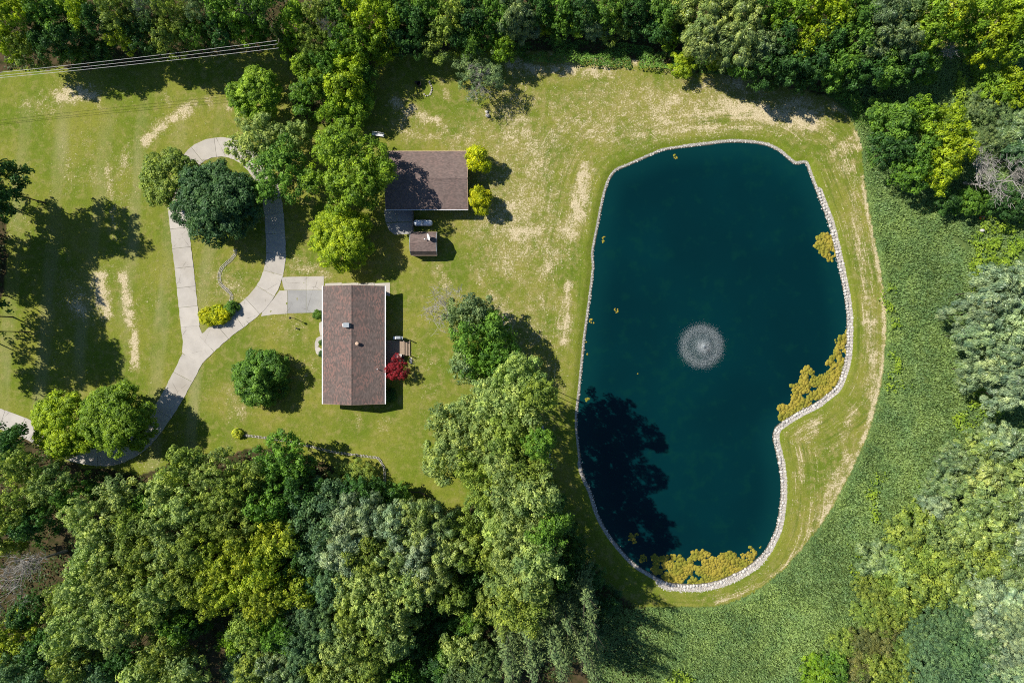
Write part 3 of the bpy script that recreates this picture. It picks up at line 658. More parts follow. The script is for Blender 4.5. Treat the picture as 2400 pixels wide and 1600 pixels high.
for px_, py_ in ((947,833),(947,799),(961.5,834),(961.5,798)):
    q = W(px_,py_,.6); d = MB(); d.box(q.x-dk0.x-.06, q.x-dk0.x+.06, q.y-dk0.y-.06, q.y-dk0.y+.06, 0, 1.15); d.build('post', M['greywood'], deck)
# gas grill
gp = W(934,791.5,1.1); grill = tag(empty('gas_grill', (gp.x, gp.y, .545)), 'grey gas grill with white side shelf at the deck end', 'grill')
d = MB(); d.box(-.38,.38,-.27,.27,.1,.75); d.build('cabinet', M['dark'], grill)
Ml = Matrix.Translation((0,0,.76)) @ Matrix.Rotation(R_(90),4,'Y')
d = MB(); d.lathe([(.27,-.38),(.27,.38)], 16, Ml); d.build('lid', M['grey'], grill)
d = MB(); d.box(-.82,-.40,-.22,.22,.72,.77); d.build('side_shelf', M['white'], grill)
d = MB(); d.box(.40,.72,-.22,.22,.72,.77); d.build('side_shelf', M['grey'], grill)
for q in (-1,1):
    for r in (-1,1):
        d = MB(); d.box(q*.33-.03,q*.33+.03,r*.22-.03,r*.22+.03,0,.1); d.build('leg', M['dark'], grill)
bxp = W(934,834,1.0); bx_ = tag(empty('storage_bench', (bxp.x, bxp.y, .545)), 'pale wooden box bench on the deck beside the red maple', 'bench')
d = MB(); d.box(-.5,.5,-.28,.28,.02,.42); d.build('box', M['wood'], bx_); d = MB(); d.box(-.54,.54,-.31,.31,.42,.47); d.build('lid', M['palestone'], bx_)
bd = W(963,845,.05); tag(MB.build((lambda m: (m.box(-.2,.2,-.5,.5,0,.06), m)[1])(MB()), 'stepping_slab', M['palestone'], None, (bd.x, bd.y, 0.02)), 'narrow pale slab lying in the grass at the deck corner', 'paving slab')

# lamp post and well cap in the front lawn
q = W(690.5,746); lp = tag(empty('lamp_post', (q.x, q.y, 0)), 'thin dark lamp post on the front lawn below the parking pad', 'lamp post')
d = MB(); d.tube([(0,0,0),(0,0,1.95)], [.055,.045], 8); d.build('post', M['dark'], lp)
d = MB(); d.lathe([(.1,1.95),(.15,2.0),(.17,2.28),(.12,2.3)], 8); la = d.build('lantern', M['white'], lp)
d = MB(); d.lathe([(.2,2.3),(.1,2.42),(.02,2.47)], 8); d.build('cap', M['dark'], la)
q = W(696.5,769.5); wc = tag(empty('well_cap', (q.x, q.y, 0)), 'short grey well pipe in the front lawn beside the lamp post', 'well cap')
d = MB(); d.lathe([(.1,0),(.1,.4)], 10); d.build('pipe', M['grey'], wc); d = MB(); d.lathe([(.14,.4),(.14,.48),(.08,.52)], 10); d.build('cap', M['dark'], wc)

# white bench under the maple, stump and rocks on the back lawn
q = W(886,315,.5); be = tag(empty('garden_bench', (q.x, q.y, 0), R_(-8)), 'white garden bench at the upper edge of the big maple', 'bench')
for k in range(3):
    d = MB(); d.box(-1.0,1.0,-.24+k*.15,-.11+k*.15,.43,.47); d.build('seat_slat', M['white'], be)
d = MB(); d.box(-1.0,1.0,.24,.28,.5,.9); d.build('backrest', M['white'], be)
for s in (-1,1):
    d = MB(); d.box(s*.85-.04,s*.85+.04,-.22,.26,0,.43); d.build('leg', M['white'], be)
q = W(983,200); st = tag(empty('fire_barrel', (q.x, q.y, 0)), 'dark burn barrel in the grass under the woods edge left of the wispy tree', 'barrel')
d = MB(); d.lathe([(.36,0),(.37,.3),(.36,.32),(.37,.6),(.36,.62),(.37,.85),(.33,.85),(.32,.15),(.02,.14)], 16); d.build('drum', M['dark'], st)
d = MB(); d.box(-.75,-.35,.2,.55,0,.35); d.build('log', M['darkwood'], st)
def rock_mesh(seed, flat=0.7, ns=7, nr=4):
    r = np.random.default_rng(seed); V = [(0,0,flat*.95)]; 
    for i in range(1, nr):
        ph = math.pi*i/nr
        for k in range(ns):
            a = 2*math.pi*(k+.5*(i%2))/ns; rr = 1+ (r.random()-.5)*.42
            V.append((math.sin(ph)*math.cos(a)*rr, math.sin(ph)*math.sin(a)*rr*(.8+.2*r.random()), math.cos(ph)*flat*(.85+.3*r.random())))
    V.append((0,0,-flat)); F = []
    for k in range(ns): F.append((0, 1+k, 1+(k+1)%ns))
    for i in range(nr-2):
        for k in range(ns):
            a = 1+i*ns+k; b = 1+i*ns+(k+1)%ns; F += [(a, a+ns, b+ns), (a, b+ns, b)]
    n = len(V)-1
    for k in range(ns): F.append((n, 1+(nr-2)*ns+(k+1)%ns, 1+(nr-2)*ns+k))
    return np.array(V), np.array(F)
def rocks_mesh(name, spots, sizes):
    Vs, Fs, n = [], [], 0
    for i, ((x,y,z), s) in enumerate(zip(spots, sizes)):
        V, F = ROCKS[i % len(ROCKS)]; a = rng.random()*6.28; c, sn = math.cos(a), math.sin(a)
        v = V*s*np.array([1,1,.8]); v = np.stack([v[:,0]*c-v[:,1]*sn+x, v[:,0]*sn+v[:,1]*c+y, v[:,2]+z], 1)
        Vs.append(v); Fs.append(F+n); n += len(v)
    return np_mesh(name, np.vstack(Vs), np.vstack(Fs))
ROCKS = [rock_mesh(100+i) for i in range(9)]
RMESH = [np_mesh('stone', V, F) for V, F in ROCKS]
for me in RMESH: me.materials.append(M['palestone'] if RMESH.index(me) % 3 else M['stone'])
q = W(1143,272); o = obj('boulder', np_mesh('boulder', ROCKS[2][0]*np.array([.42,.36,.4]), ROCKS[2][1]), M['stone'], None, (q.x,q.y,.2)); tag(o, 'grey boulder alone on the back lawn below the wispy tree', 'boulder')
q = W(1141,263); o = obj('boulder', np_mesh('boulder', ROCKS[4][0]*np.array([.28,.3,.3]), ROCKS[4][1]), M['palestone'], None, (q.x,q.y,.12)); tag(o, 'smaller pale boulder touching the grey boulder on the back lawn', 'boulder')
q = W(2294.5,542); o = obj('boulder', np_mesh('boulder', ROCKS[5][0]*np.array([.4,.35,.5]), ROCKS[5][1]), M['palestone'], None, (q.x,q.y,.75)); tag(o, 'pale boulder showing in the tall grass under the dead tree', 'boulder')
q = W(2303.5,510,1.0); pt = tag(empty('bucket', (q.x,q.y,0)), 'orange bucket half hidden in bright weeds at the right', 'bucket')
d = MB(); d.lathe([(.26,.5),(.33,1.05),(.3,1.05),(.24,.55)], 14); d.build('pail', M['orange'], pt); d = MB(); d.tube([(-.33,0,1.03),(-.2,.1,1.2),(.2,.1,1.2),(.33,0,1.03)], .02, 5); d.build('handle', M['grey'], pt)
# arc of stones on the back lawn, yard stone edging, retaining edge
def edging(name, label, cat, line_px, size, width, zc, mats):
    L = resample(WA(catmull(line_px, 8)), size*1.15); e = tag(empty(name, (L[0,0], L[0,1], 0)), label, cat); cnt = 0
    T = np.gradient(L, axis=0); N = np.stack([-T[:,1], T[:,0]], 1)/np.hypot(T[:,0],T[:,1])[:,None]
    for i, p in enumerate(L):
        for r in range(width):
            off = (r-(width-1)/2)*size*1.05 + (rng.random()-.5)*size*.3; s = size*(.42+.2*rng.random())
            k = int(rng.integers(3))*3; o = obj('stone', RMESH[k], None, e, (p[0]+N[i,0]*off-L[0,0], p[1]+N[i,1]*off-L[0,1], zc+rng.random()*.05)); o.scale = (s, s, s*.7); o.rotation_euler = (0,0,rng.random()*6.28); cnt += 1
    return e
edging('stone_ring', 'broken arc of pale stones in the grass near the burn barrel', 'stone ring', [(1006,192),(1012,205),(1010,218),(1002,226),(994,222)], .32, 1, .06, None)
edging('stone_edging', 'wavy pale stone edging in the grass inside the driveway loop', 'edging', [(552,585),(551,596),(541,609),(527,620),(518,632),(514,648),(517,664),(527,676),(538,684),(543,694),(541,706),(536,712)], .2, 3, .02, None)
edging('garden_wall', 'low stone garden wall bending downward at the lower lawn edge', 'wall', [(566,1019),(590,1021),(640,1028),(690,1036),(730,1046),(780,1058),(830,1065),(870,1070),(886,1073),(895,1085),(901,1098),(902,1120),(902,1155)], .21, 2, .12, None)
edging('path_edging', 'row of shaded stones under the trees left of the pond', 'edging', [(1272,1000),(1280,1020),(1286,1050),(1290,1080),(1294,1095)], .5, 1, .06, None)
# dark timber rail at the wood edge
rl = resample(WA(catmull([(964,1151),(984,1151),(1002,1160),(1022,1172),(1038,1186),(1050,1197)], 6)), 1.3)
rail = tag(empty('timber_fence', (rl[0,0], rl[0,1], 0)), 'low dark timber fence curving along the lawn at the wood edge', 'fence')
for i, p in enumerate(rl):
    d = MB(); d.box(-.07,.07,-.07,.07,0,.62); d.build('post', M['darkwood'], rail, (p[0]-rl[0,0], p[1]-rl[0,1], 0))
    if i:
        a = rl[i-1]; d = MB(); d.tube([(a[0]-rl[0,0], a[1]-rl[0,1], .52), (p[0]-rl[0,0], p[1]-rl[0,1], .52)], .075, 6); d.build('rail', M['darkwood'], rail)

# ------------------------------------------------------------------ power lines and ivy-clad pole
pb = W(697,141); pole = tag(empty('utility_pole', (pb.x, pb.y, 0)), 'ivy covered utility pole where the three wires end at the grove', 'pole')
d = MB(); d.tube([(0,0,0),(0,0,12)], [.17,.12], 8); d.build('shaft', M['bark'], pole)
ca = MB(); ca.box(-.06,.06,-1.1,.9,8.9,9.02); ca.build('crossarm', M['bark'], pole)
ends0 = [(0,163),(0,170.5),(0,175.5)]; ends1 = [(648,95.5),(651,103.5),(653,113)]
for k, nm in enumerate(('topmost', 'middle', 'lowest')):
    a = W(-560, ends0[k][1]+(ends0[k][1]-ends1[k][1])*.86+8*0, 9.2); m0 = W(0, ends0[k][1], 8.3); b = W(*ends1[k], 9.0)
    pts = []
    for i in range(25):
        t = i/24; pp = a.lerp(b, t); pp.z = 9.2*(1-t)+9.0*t - 4*t*(1-t)*1.0; 
        pts.append(pp)
    d = MB(); d.tube(pts, .02, 5); o = d.build('power_line', M['wire']); tag(o, f'{nm} of the three pale power wires at the upper left', 'wire', 'power wires along the upper wood edge')

# ------------------------------------------------------------------ stone rim of the pond
rim = tag(empty('stone_shore', (0,0,0)), 'pale stones laid round the whole edge of the pond', 'shore stones')
RL = resample(POND, 0.5, True)
tg = np.roll(RL,-1,0)-np.roll(RL,1,0); tg /= np.hypot(tg[:,0],tg[:,1])[:,None]; nrm = np.stack([-tg[:,1], tg[:,0]], 1)
test = in_poly(RL + nrm*0.5, POND); nrm[test] *= -1     # outward
big, rub, rubs = [], [], []
for p, n in zip(RL, nrm):
    wv_ = rim_w(p)
    if wv_ >= .8: big.append((p + n*(.12+(rng.random()-.5)*.3), .17+.17*rng.random()**2)); 
    if wv_ >= .8 and rng.random() < .75: big.append((p + n*(.62+(rng.random()-.5)*.3), .13+.12*rng.random()))
    k = int(wv_*30)
    for _ in range(k):
        off = rng.random()*wv_*.95 + (-.05 if wv_ < 1 else .05); q = p + n*off + tg[0]*(rng.random()-.5)*.5 + (rng.random(2)-.5)*.3
        rub.append((q[0], q[1], -.33*(1-sstep(-.05,1.3,off))-.015)); rubs.append(.045+.075*rng.random()**2)
big.sort(key=lambda b: -b[1]); keep = big[:290]; 
for c_, s in big[290:]: rub.append((c_[0], c_[1], -.27)); rubs.append(s)
for c_, s in keep:
    k = int(rng.integers(len(RMESH))); o = obj('stone', RMESH[k], None, rim, (c_[0], c_[1], -.24+rng.random()*.08)); o.scale = (s*1.12, s, s*.8); o.rotation_euler = (rng.random()*.4-.2, rng.random()*.4-.2, rng.random()*6.28)
tag(obj('rubble', rocks_mesh('rubble', rub, rubs), M['palestone'], rim), kind='stuff')

# ------------------------------------------------------------------ floating algae
def algae(label, circles, step=.26, name='algae_mat', rs=(.2,.42), grow=1.12):
    Vs, Fs, Ts, n = [], [], [], 0
    C = np.array([[*WA([(c[0],c[1])])[0], (c[2]*grow+(grow-1)*8)*PX] for c in circles]); lo = (C[:,:2]-C[:,2:]).min(0); hi = (C[:,:2]+C[:,2:]).max(0)
    xs = np.arange(lo[0], hi[0]+step, step); ys = np.arange(lo[1], hi[1]+step, step)
    Q = np.stack(np.meshgrid(xs, ys), -1).reshape(-1,2); Q = Q + (rng.random(Q.shape)-.5)*step*1.1
    d = np.min(np.hypot(Q[:,None,0]-C[None,:,0], Q[:,None,1]-C[None,:,1])-C[None,:,2], 1)
    hole = fbm(Q[:,0]*.9, Q[:,1]*.9, 31, 3)
    ok = (d + (fbm(Q[:,0]*.7,Q[:,1]*.7,44)-.5)*1.2 < -.05) & (hole < .68); Q = Q[ok]
    sd = pond_sd(Q) if len(Q) else np.zeros(0); Q = Q[sd < .05]
    for p in Q:
        m = 9; r = rs[0]+(rs[1]-rs[0])*rng.random()**1.6; z = -.354+rng.random()*.003; ph = rng.random()*6.28
        a = ph+np.arange(m)*2*math.pi/m; rr = r*(.72+.42*rng.random(m))
        top = np.stack([p[0]+rr*np.cos(a), p[1]+rr*np.sin(a), np.full(m, z)], 1); low = top*1; low[:,2] = -.359
        c = np.array([[p[0],p[1],z+.0005]]); Vs.append(np.vstack([top, low, c]))
        f = []
        for k in range(m):
            k2 = (k+1)%m; f += [(2*m, k, k2), (k, m+k, m+k2), (k, m+k2, k2)]
        Fs.append(np.array(f)+n); Ts.append(np.full(2*m+1, rng.random())); n += 2*m+1
    if not Vs: return
    o = obj(name, np_mesh(name, np.vstack(Vs), np.vstack(Fs), dict(tint=np.concatenate(Ts))), M['algae']); tag(o, label, 'algae', 'floating algae on the pond')
algae('oval ochre algae mat floating off the right bank, level with the garage', [(1929,556,8),(1926,566,12),(1940,572,20),(1945,585,16),(1952,590,14),(1948,600,8),(1962,590,7),(1955,575,10)])
algae('ochre algae chain hugging the right bank beside the fountain', [(1952,847,11),(1965,840,10),(1962,806,12),(1975,808,12),(1984,800,9),(1985,785,8),(1978,790,8),(1960,812,8),(1966,825,10),(1962,836,9),(1984,792,8),(1972,848,9),(1978,858,9),(1980,825,6),(1975,776,5)])
algae('large ochre algae mat in the bend of the lower right bank', [(1897,874,12),(1890,890,14),(1905,895,18),(1868,902,9),(1872,915,12),(1885,925,20),(1910,915,22),(1930,900,24),(1950,888,20),(1965,880,12),(1870,940,16),(1890,945,14),(1930,925,12),(1850,955,10),(1838,960,10),(1855,968,12),(1870,965,10),(1840,975,8),(1975,868,6),(1862,930,8),(1832,955,6)])
algae('long ochre algae band along the bottom bank of the pond', [(1545,1330,14),(1560,1322,18),(1580,1325,24),(1590,1345,22),(1610,1340,24),(1635,1345,26),(1660,1345,24),(1685,1335,26),(1710,1325,24),(1730,1330,20),(1750,1315,16),(1762,1300,12),(1758,1290,8),(1700,1310,12),(1580,1308,9),(1537,1308,7),(1720,1345,12),(1620,1360,12),(1570,1355,14),(1648,1362,10)])
algae('small ochre algae island just above the bottom algae band', [(1625,1310,8),(1635,1303,9),(1648,1301,8),(1656,1304,6),(1622,1316,6)], .3, rs=(.22,.4))
for lab, cs in (('speckled algae patch floating inside the big tree shadow', [(1482,1258,8),(1495,1255,7),(1490,1268,6),(1478,1262,5)]),
    ('algae patch in the lower left corner between shadow and bottom band', [(1508,1306,7),(1515,1312,7),(1505,1314,5)]),
    ('twin algae flecks near the left bank, level with the lower garage wall', [(1415,556,4.5),(1413,566,4.5)]),
    ('single algae fleck off the left bank above the fountain level', [(1444,726,5),(1447,731,3.5)]),
    ('algae fleck touching the left bank a little above fountain level', [(1387,750,5.5),(1394,757,4.5)]),
    ('lone algae fleck in open water left of and below the fountain', [(1495,874,5.5)]),
    ('narrow algae fleck at the left bank beside the tree shadow tip', [(1379,824,5),(1377,830,4.5)]),
    ('algae fleck at the left bank just above the dark shadow', [(1376,937,4.5)]),
    ('algae fleck close to the right bank above the algae chain', [(1963,750,4.5)]),
    ('faint algae fleck in open water near the top bank', [(1582,366,4.5),(1586,369,4)]),
    ('small algae fleck at the left bank beside the grass bulge', [(1371,801,4.5)]),
    ('tiny algae fleck by the bottom right bank', [(1784,1283,4.5)])):
    algae(lab, cs, .22, 'algae_patch', (.10,.22), .85)

# ------------------------------------------------------------------ fountain
fp = W(1642,809,0.9); fo = tag(empty('pond_fountain', (fp.x+.45, fp.y-.15, -.36)), 'white spray of a floating fountain in the pond', 'fountain')
d = MB(); d.lathe([(.5,-.05),(.55,.05),(.5,.16),(.2,.2)], 20); d.build('float', M['dark'], fo)
d = MB(); d.lathe([(.09,.2),(.08,.42),(.12,.46)], 10); d.build('nozzle', M['dark'], fo)
n = 46000
ang = rng.random(n)*2*math.pi; el = np.radians(62 + rng.normal(0, 4.2, n)); 
v0 = 5.55*(1+rng.normal(0, .045, n)); g_ = 9.81
tf = 2*v0*np.sin(el)/g_; tt = tf*np.where(rng.random(n) < .2, rng.random(n)*.35, rng.random(n)**.8)
fall = rng.random(n) < .42; tt = np.where(fall, tf*(1-np.abs(rng.normal(0,.07,n))), tt)
rr = v0*np.cos(el)*tt*1.22; zz = np.clip(v0*np.sin(el)*tt-.5*g_*tt*tt, 0, 9)*.8+.4*(1-tt/tf)
rr = rr + rng.normal(0, .12, n)*np.where(fall, 1.6, 1.0)*tt
px_ = rr*np.cos(ang) - .25*zz*0; py_ = rr*np.sin(ang)
nc = 6000; a2 = rng.random(nc)*6.283; r2 = np.abs(rng.normal(0, .26, nc))+.05
px_ = np.concatenate([px_, r2*np.cos(a2)]); py_ = np.concatenate([py_, r2*np.sin(a2)]); zz = np.concatenate([zz, .45+1.3*rng.random(nc)*np.exp(-r2)])
N_ = len(px_); s = (.010+.014*rng.random(N_)**2)[:,None]
c_ = np.stack([px_, py_, zz+.01], 1)
V = np.stack([c_+s*np.array([1,0,-.6]), c_+s*np.array([-.5,.87,-.6]), c_+s*np.array([-.5,-.87,-.6]), c_+s*np.array([0,0,1.1])], 1).reshape(-1,3)
b4 = np.arange(N_)[:,None]*4
F = np.concatenate([b4+np.array([0,1,3]), b4+np.array([1,2,3]), b4+np.array([2,0,3]), b4+np.array([0,2,1])])
tag(obj('spray', np_mesh('spray', V, F), M['drops'], fo), kind='stuff')

# ------------------------------------------------------------------ foliage builders
def leaves(Pp, N, L, Wd, tint, droop=None, r=rng):
    n = len(Pp); N = N/np.linalg.norm(N, axis=1)[:,None]
    t = r.normal(size=(n,3)) if droop is None else droop + r.normal(size=(n,3))*.35
    t -= (t*N).sum(1)[:,None]*N; t /= np.linalg.norm(t, axis=1)[:,None]+1e-9
    s = np.cross(N, t); L = L[:,None]; Wd = Wd[:,None]
    V = np.stack([Pp-t*L*.5, Pp+s*Wd*.5+N*Wd*.12, Pp+t*L*.5-N*L*.08, Pp-s*Wd*.5+N*Wd*.12], 1).reshape(-1,3)
    return V, np.repeat(tint, 4)
def leaf_mesh(name, V, T):
    return np_mesh(name, V, np.arange(len(V)).reshape(-1,4), dict(tint=T))
def dome_pts(n, r, zmin=-.35):
    z = zmin+(1-zmin)*r.random(n); a = r.random(n)*2*math.pi; q = np.sqrt(1-z*z)
    return np.stack([q*np.cos(a), q*np.sin(a), z], 1)
def crown(seed, R, vz=.8, lobe=.32, nl=None, leaf=.32, dens=1.0, tuft=.95, tsize=.44, jag=.18, droop=False):
    """Crown of leaf clumps on lobes over a dome; centre at the origin, radius R."""
    r = np.random.default_rng(seed); nl = nl or int(7+5.0*R)
    D = []
    tries = 0
    while len(D) < nl and tries < 6000:
        c = dome_pts(1, r, -.55)[0]; tries += 1
        if all(np.linalg.norm(c-e) > 1.35/math.sqrt(nl)*1.25 for e in D): D.append(c)
    D = np.array(D); lump = 1 + (r.random(len(D))-.5)*2*jag
    C = D*np.array([R,R,R*vz])*(.74*lump)[:,None]
    LR = R*lobe*(.75+.55*r.random(len(D)))*(2.6/math.sqrt(len(D)))**.5
    C = np.vstack([C, [[0,0,R*vz*.3]]]); LR = np.concatenate([LR, [R*.42]])
    Ps, Ns, Ts = [], [], []
    for c, lr in zip(C, LR):
        nt_ = max(5, int(4*math.pi*lr*lr*tuft)); tw = dome_pts(nt_, r, -.45); lt = r.random()*.3
        for q in tw:
            ts = tsize*(.65+.7*r.random()); k = max(5, int(26*dens*(ts/.42)**2/(leaf/.26)**2))
            cen = c + q*lr*(.80+.34*r.random())*np.array([1,1,.9])
            ax = q*.55 + np.array([0,0,.75]); dq = dome_pts(k, r, -.15); dq[:,2] *= .75
            rad = ts*(.55+.5*r.random(k))[:,None]
            Ps.append(cen + dq*rad + r.normal(size=(k,3))*.05); Ns.append(dq*.8 + ax*.8 + r.normal(size=(k,3))*.38)
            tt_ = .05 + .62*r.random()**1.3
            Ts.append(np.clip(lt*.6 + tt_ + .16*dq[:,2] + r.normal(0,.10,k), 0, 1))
    P_ = np.vstack(Ps); N_ = np.vstack(Ns); T_ = np.concatenate(Ts); n = len(P_)
    L = leaf*(.7+.6*r.random(n))
    dr = None
    if droop: 
        dr = P_*np.array([1,1,0]); dr /= np.linalg.norm(dr,axis=1)[:,None]+1e-6; dr += np.array([0,0,-.7])
        return leaf_mesh('crown', *leaves(P_, N_, L*1.35, L*.42, T_, dr, r))
    return leaf_mesh('crown', *leaves(P_, N_, L, L*.72, T_, None, r))
def conifer(seed, R, H):
    r = np.random.default_rng(seed); Ps, Ns, Ts, Ds = [], [], [], []
    nlev = int(H/.55)
    for i in range(nlev):
        f = i/(nlev-1); z = H*(.08+.92*f); rad = R*(1-f)**.85*(.85+.3*r.random())+.25; nb_ = max(4, int(5+6*(1-f)))
        a0 = r.random()*6.28
        for k in range(nb_):
            a = a0+6.283*k/nb_+r.normal(0,.2); ln = rad*(.65+.5*r.random()); m = max(5, int(ln*11)); u = r.random(m)**.8
            d_ = np.array([math.cos(a), math.sin(a), 0]); sd_ = np.array([-math.sin(a), math.cos(a), 0])
            side = r.normal(0, 1, m)*(.10+.22*ln*.5*(1-u*.75)); pp = d_*(u*ln)[:,None] + sd_*side[:,None] + np.array([0,0,1])*(z - (u*ln)**1.25*.28 + r.normal(0,.06,m))[:,None]
            Ps.append(pp); Ns.append(np.array([0,0,1])+d_*.25+r.normal(size=(m,3))*.3); Ts.append(np.clip(.15+.6*u+r.normal(0,.15,m),0,1)); Ds.append(d_*1.0+sd_*np.sign(side)[:,None]*.7+np.array([0,0,-.2]))
    P_, N_, T_, D_ = np.vstack(Ps), np.vstack(Ns), np.concatenate(Ts), np.vstack(Ds)
    L = .42*(.6+.7*r.random(len(P_)))
    return leaf_mesh('crown', *leaves(P_, N_, L, L*.34, T_, D_, r))
def branches(seed, R, H, levels=4, twig=.02, spread=.75, fork=(3,4), r0=None, lean=(0,0)):
    """Bare limbs: returns a mesh with a trunk that forks down to twigs."""
    r = random.Random(seed); mb = MB()
    def grow(p, d, ln, rad, lev):
        pts = [p]; q = p.copy(); dd = d.copy(); rr = [rad]
        k = 3 if lev < 3 else 2
        for i in range(k):
            dd = (dd + Vector((r.gauss(0,.16), r.gauss(0,.16), r.gauss(0,.08)))).normalized(); q = q + dd*ln/k; pts.append(q.copy()); rr.append(max(twig, rad*(1-.5*(i+1)/k)))
        mb.tube(pts, rr, 5 if lev < 2 else 3, False)
        if lev >= levels: return
        for c in range(r.randint(*fork) + (1 if lev > 0 else 1)):
            t = .45+.55*r.random() if lev else .55+.45*r.random(); j = min(k-1, int(t*k)); b = pts[j].lerp(pts[j+1], t*k-j)
            az = r.random()*6.283; side = Vector((math.cos(az), math.sin(az), .25*r.random())); nd = (dd*(1-spread)+side*spread).normalized()
            if nd.z < -.1: nd.z = -.1
            grow(b, nd, ln*(.52+.2*r.random()), max(twig, rr[j]*.55), lev+1)
    grow(Vector((0,0,0)), Vector((lean[0],lean[1],1)).normalized(), H*.5, r0 or .035*H*.5, 0)
    V = np.array(mb.v); ext = np.percentile(np.hypot(V[:,0], V[:,1]), 98); V[:,:2] *= R/ext; V[:,2] *= H/V[:,2].max()
    mb.v = [tuple(v) for v in V]
    return mb.mesh('limbs')
def trunk_mesh(seed, n=5):
    """Unit trunk: height 1 up to the crown centre, limbs spreading to radius ~1 (scaled per tree)."""
    r = random.Random(seed); mb = MB()
    mb.tube([(0,0,-.02),(0,0,.1),(.01,.01,.5),(0,0,1.0)], [.062,.045,.036,.018], 8)
    for k in range(n):
        a = 6.283*k/n+r.random()*.8; z0 = .5+.3*r.random(); l = .35+.3*r.random()
        mb.tube([(0,0,z0),(math.cos(a)*l*.4,math.sin(a)*l*.4,z0+.16),(math.cos(a)*l,math.sin(a)*l,z0+.4)], [.022,.016,.006], 5)
    return mb.mesh('trunk', True)
TRUNKS = [trunk_mesh(40+i) for i in range(4)]
for m_ in TRUNKS: m_.materials.append(M['bark'])
CR = {}
def variants(key, n, fn, mat):
    CR[key] = [fn(i) for i in range(n)]
    for m_ in CR[key]: m_.materials.append(mat)
variants('broad3', 4, lambda i: crown(200+i, 3.0, .85, leaf=.26, jag=.3), M['leaf'])
variants('broad5', 7, lambda i: crown(210+i, 4.5, .8, leaf=.27, tuft=.9, jag=.34), M['leaf'])
variants('broad7', 3, lambda i: crown(220+i, 6.5, .75, leaf=.29, tsize=.5, tuft=.85, jag=.36), M['leaf'])
variants('dense4', 2, lambda i: crown(230+i, 4.2, .85, lobe=.36, leaf=.22, tsize=.36, tuft=2.3, dens=1.1, jag=.06), M['leaf'])
variants('dense6', 2, lambda i: crown(235+i, 6.0, .75, lobe=.34, leaf=.24, tsize=.40, tuft=2.0, dens=1.1, jag=.15), M['leaf'])
variants('silver4', 4, lambda i: crown(240+i, 4.2, .8, leaf=.27, droop=True, dens=1.5, tuft=.9, tsize=.5, jag=.34), M['silver'])
variants('fine4', 3, lambda i: crown(250+i, 4.0, .7, leaf=.18, tsize=.34, tuft=1.2, dens=.9, jag=.2), M['leaf'])
variants('wispy4', 2, lambda i: crown(255+i, 4.2, .7, lobe=.26, leaf=.16, tsize=.36, tuft=.8, dens=.75, jag=.28), M['leaf'])
variants('conifer', 4, lambda i: conifer(260+i, 3.2, 11.0), M['needle'])
variants('shrub1', 3, lambda i: crown(270+i, 1.4, .95, lobe=.42, leaf=.14, tsize=.2, tuft=9.0, dens=1.1, jag=.04), M['leaf'])
variants('cloud4', 4, lambda i: crown(280+i, 4.2, .8, lobe=.44, nl=15, leaf=.2, tsize=.36, tuft=1.7, dens=1.0, jag=.22), M['leaf'])
BASE_R = dict(broad3=3.0, broad5=4.5, broad7=6.5, dense4=4.2, dense6=6.0, silver4=4.2, fine4=4.0, wispy4=4.2, shrub1=1.4, cloud4=4.2)
VZ = dict(broad3=.85, broad5=.8, broad7=.75, dense4=.85, dense6=.75, silver4=.8, fine4=.7, wispy4=.7, shrub1=.95, cloud4=.8)
COLS = {  # albedo, word used in the labels
 'yel': ((.335,.405,.018), 'yellow-green'), 'brt': ((.225,.335,.024), 'bright green'), 'grn': ((.135,.245,.030), 'mid green'), 'drk': ((.062,.140,.030), 'dark green'),
 'olv': ((.255,.310,.055), 'olive green'), 'pol': ((.330,.390,.112), 'pale olive'), 'gry': ((.205,.270,.105), 'grey-green'), 'slv': ((.31,.375,.205), 'silvery green'), 'blu': ((.150,.240,.105), 'blue-green'),
 'gld': ((.56,.53,.012), 'golden'), 'och': ((.345,.385,.035), 'yellow-olive'), 'red': ((.36,.022,.035), 'red'), 'lem': ((.74,.72,.07), 'lemon yellow'), 'dbl': ((.088,.168,.056), 'dark green'), 'brn': ((.21,.205,.07), 'brownish olive')}
LAST = {}
def tree(px, py, rpx, h, kind, col, label, name='tree', cat='tree', group=None, rot=None, squash=(1,1)):
    key = kind
    rw = rpx*PX*(CAM_H-h*.75)/CAM_H
    if kind == 'broad': key = 'broad3' if rw < 3.3 else ('broad5' if rw < 5.4 else 'broad7')
    if kind == 'dense': key = 'dense4' if rw < 4.8 else 'dense6'
    hz = max(rw*VZ[key], min(h*.42, rw*1.5)); zc = h - hz
    p = W(px, py, h*.75); a = rng.random()*6.28 if rot is None else rot
    e = tag(empty(name, (p.x, p.y, 0), a), label, cat, group)
    LAST[key] = (LAST.get(key, -1)+1) % len(CR[key]); me = CR[key][LAST[key]]
    s = rw/BASE_R[key]*1.04
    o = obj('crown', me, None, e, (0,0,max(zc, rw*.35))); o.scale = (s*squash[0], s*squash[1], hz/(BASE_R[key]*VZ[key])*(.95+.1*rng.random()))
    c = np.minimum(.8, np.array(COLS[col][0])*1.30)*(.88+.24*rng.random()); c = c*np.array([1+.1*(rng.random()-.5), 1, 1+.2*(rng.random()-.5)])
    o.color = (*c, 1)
    t = obj('trunk', TRUNKS[int(rng.integers(4))], None, e); t.scale = (rw*.48, rw*.48, max(zc, rw*.35))
    return e
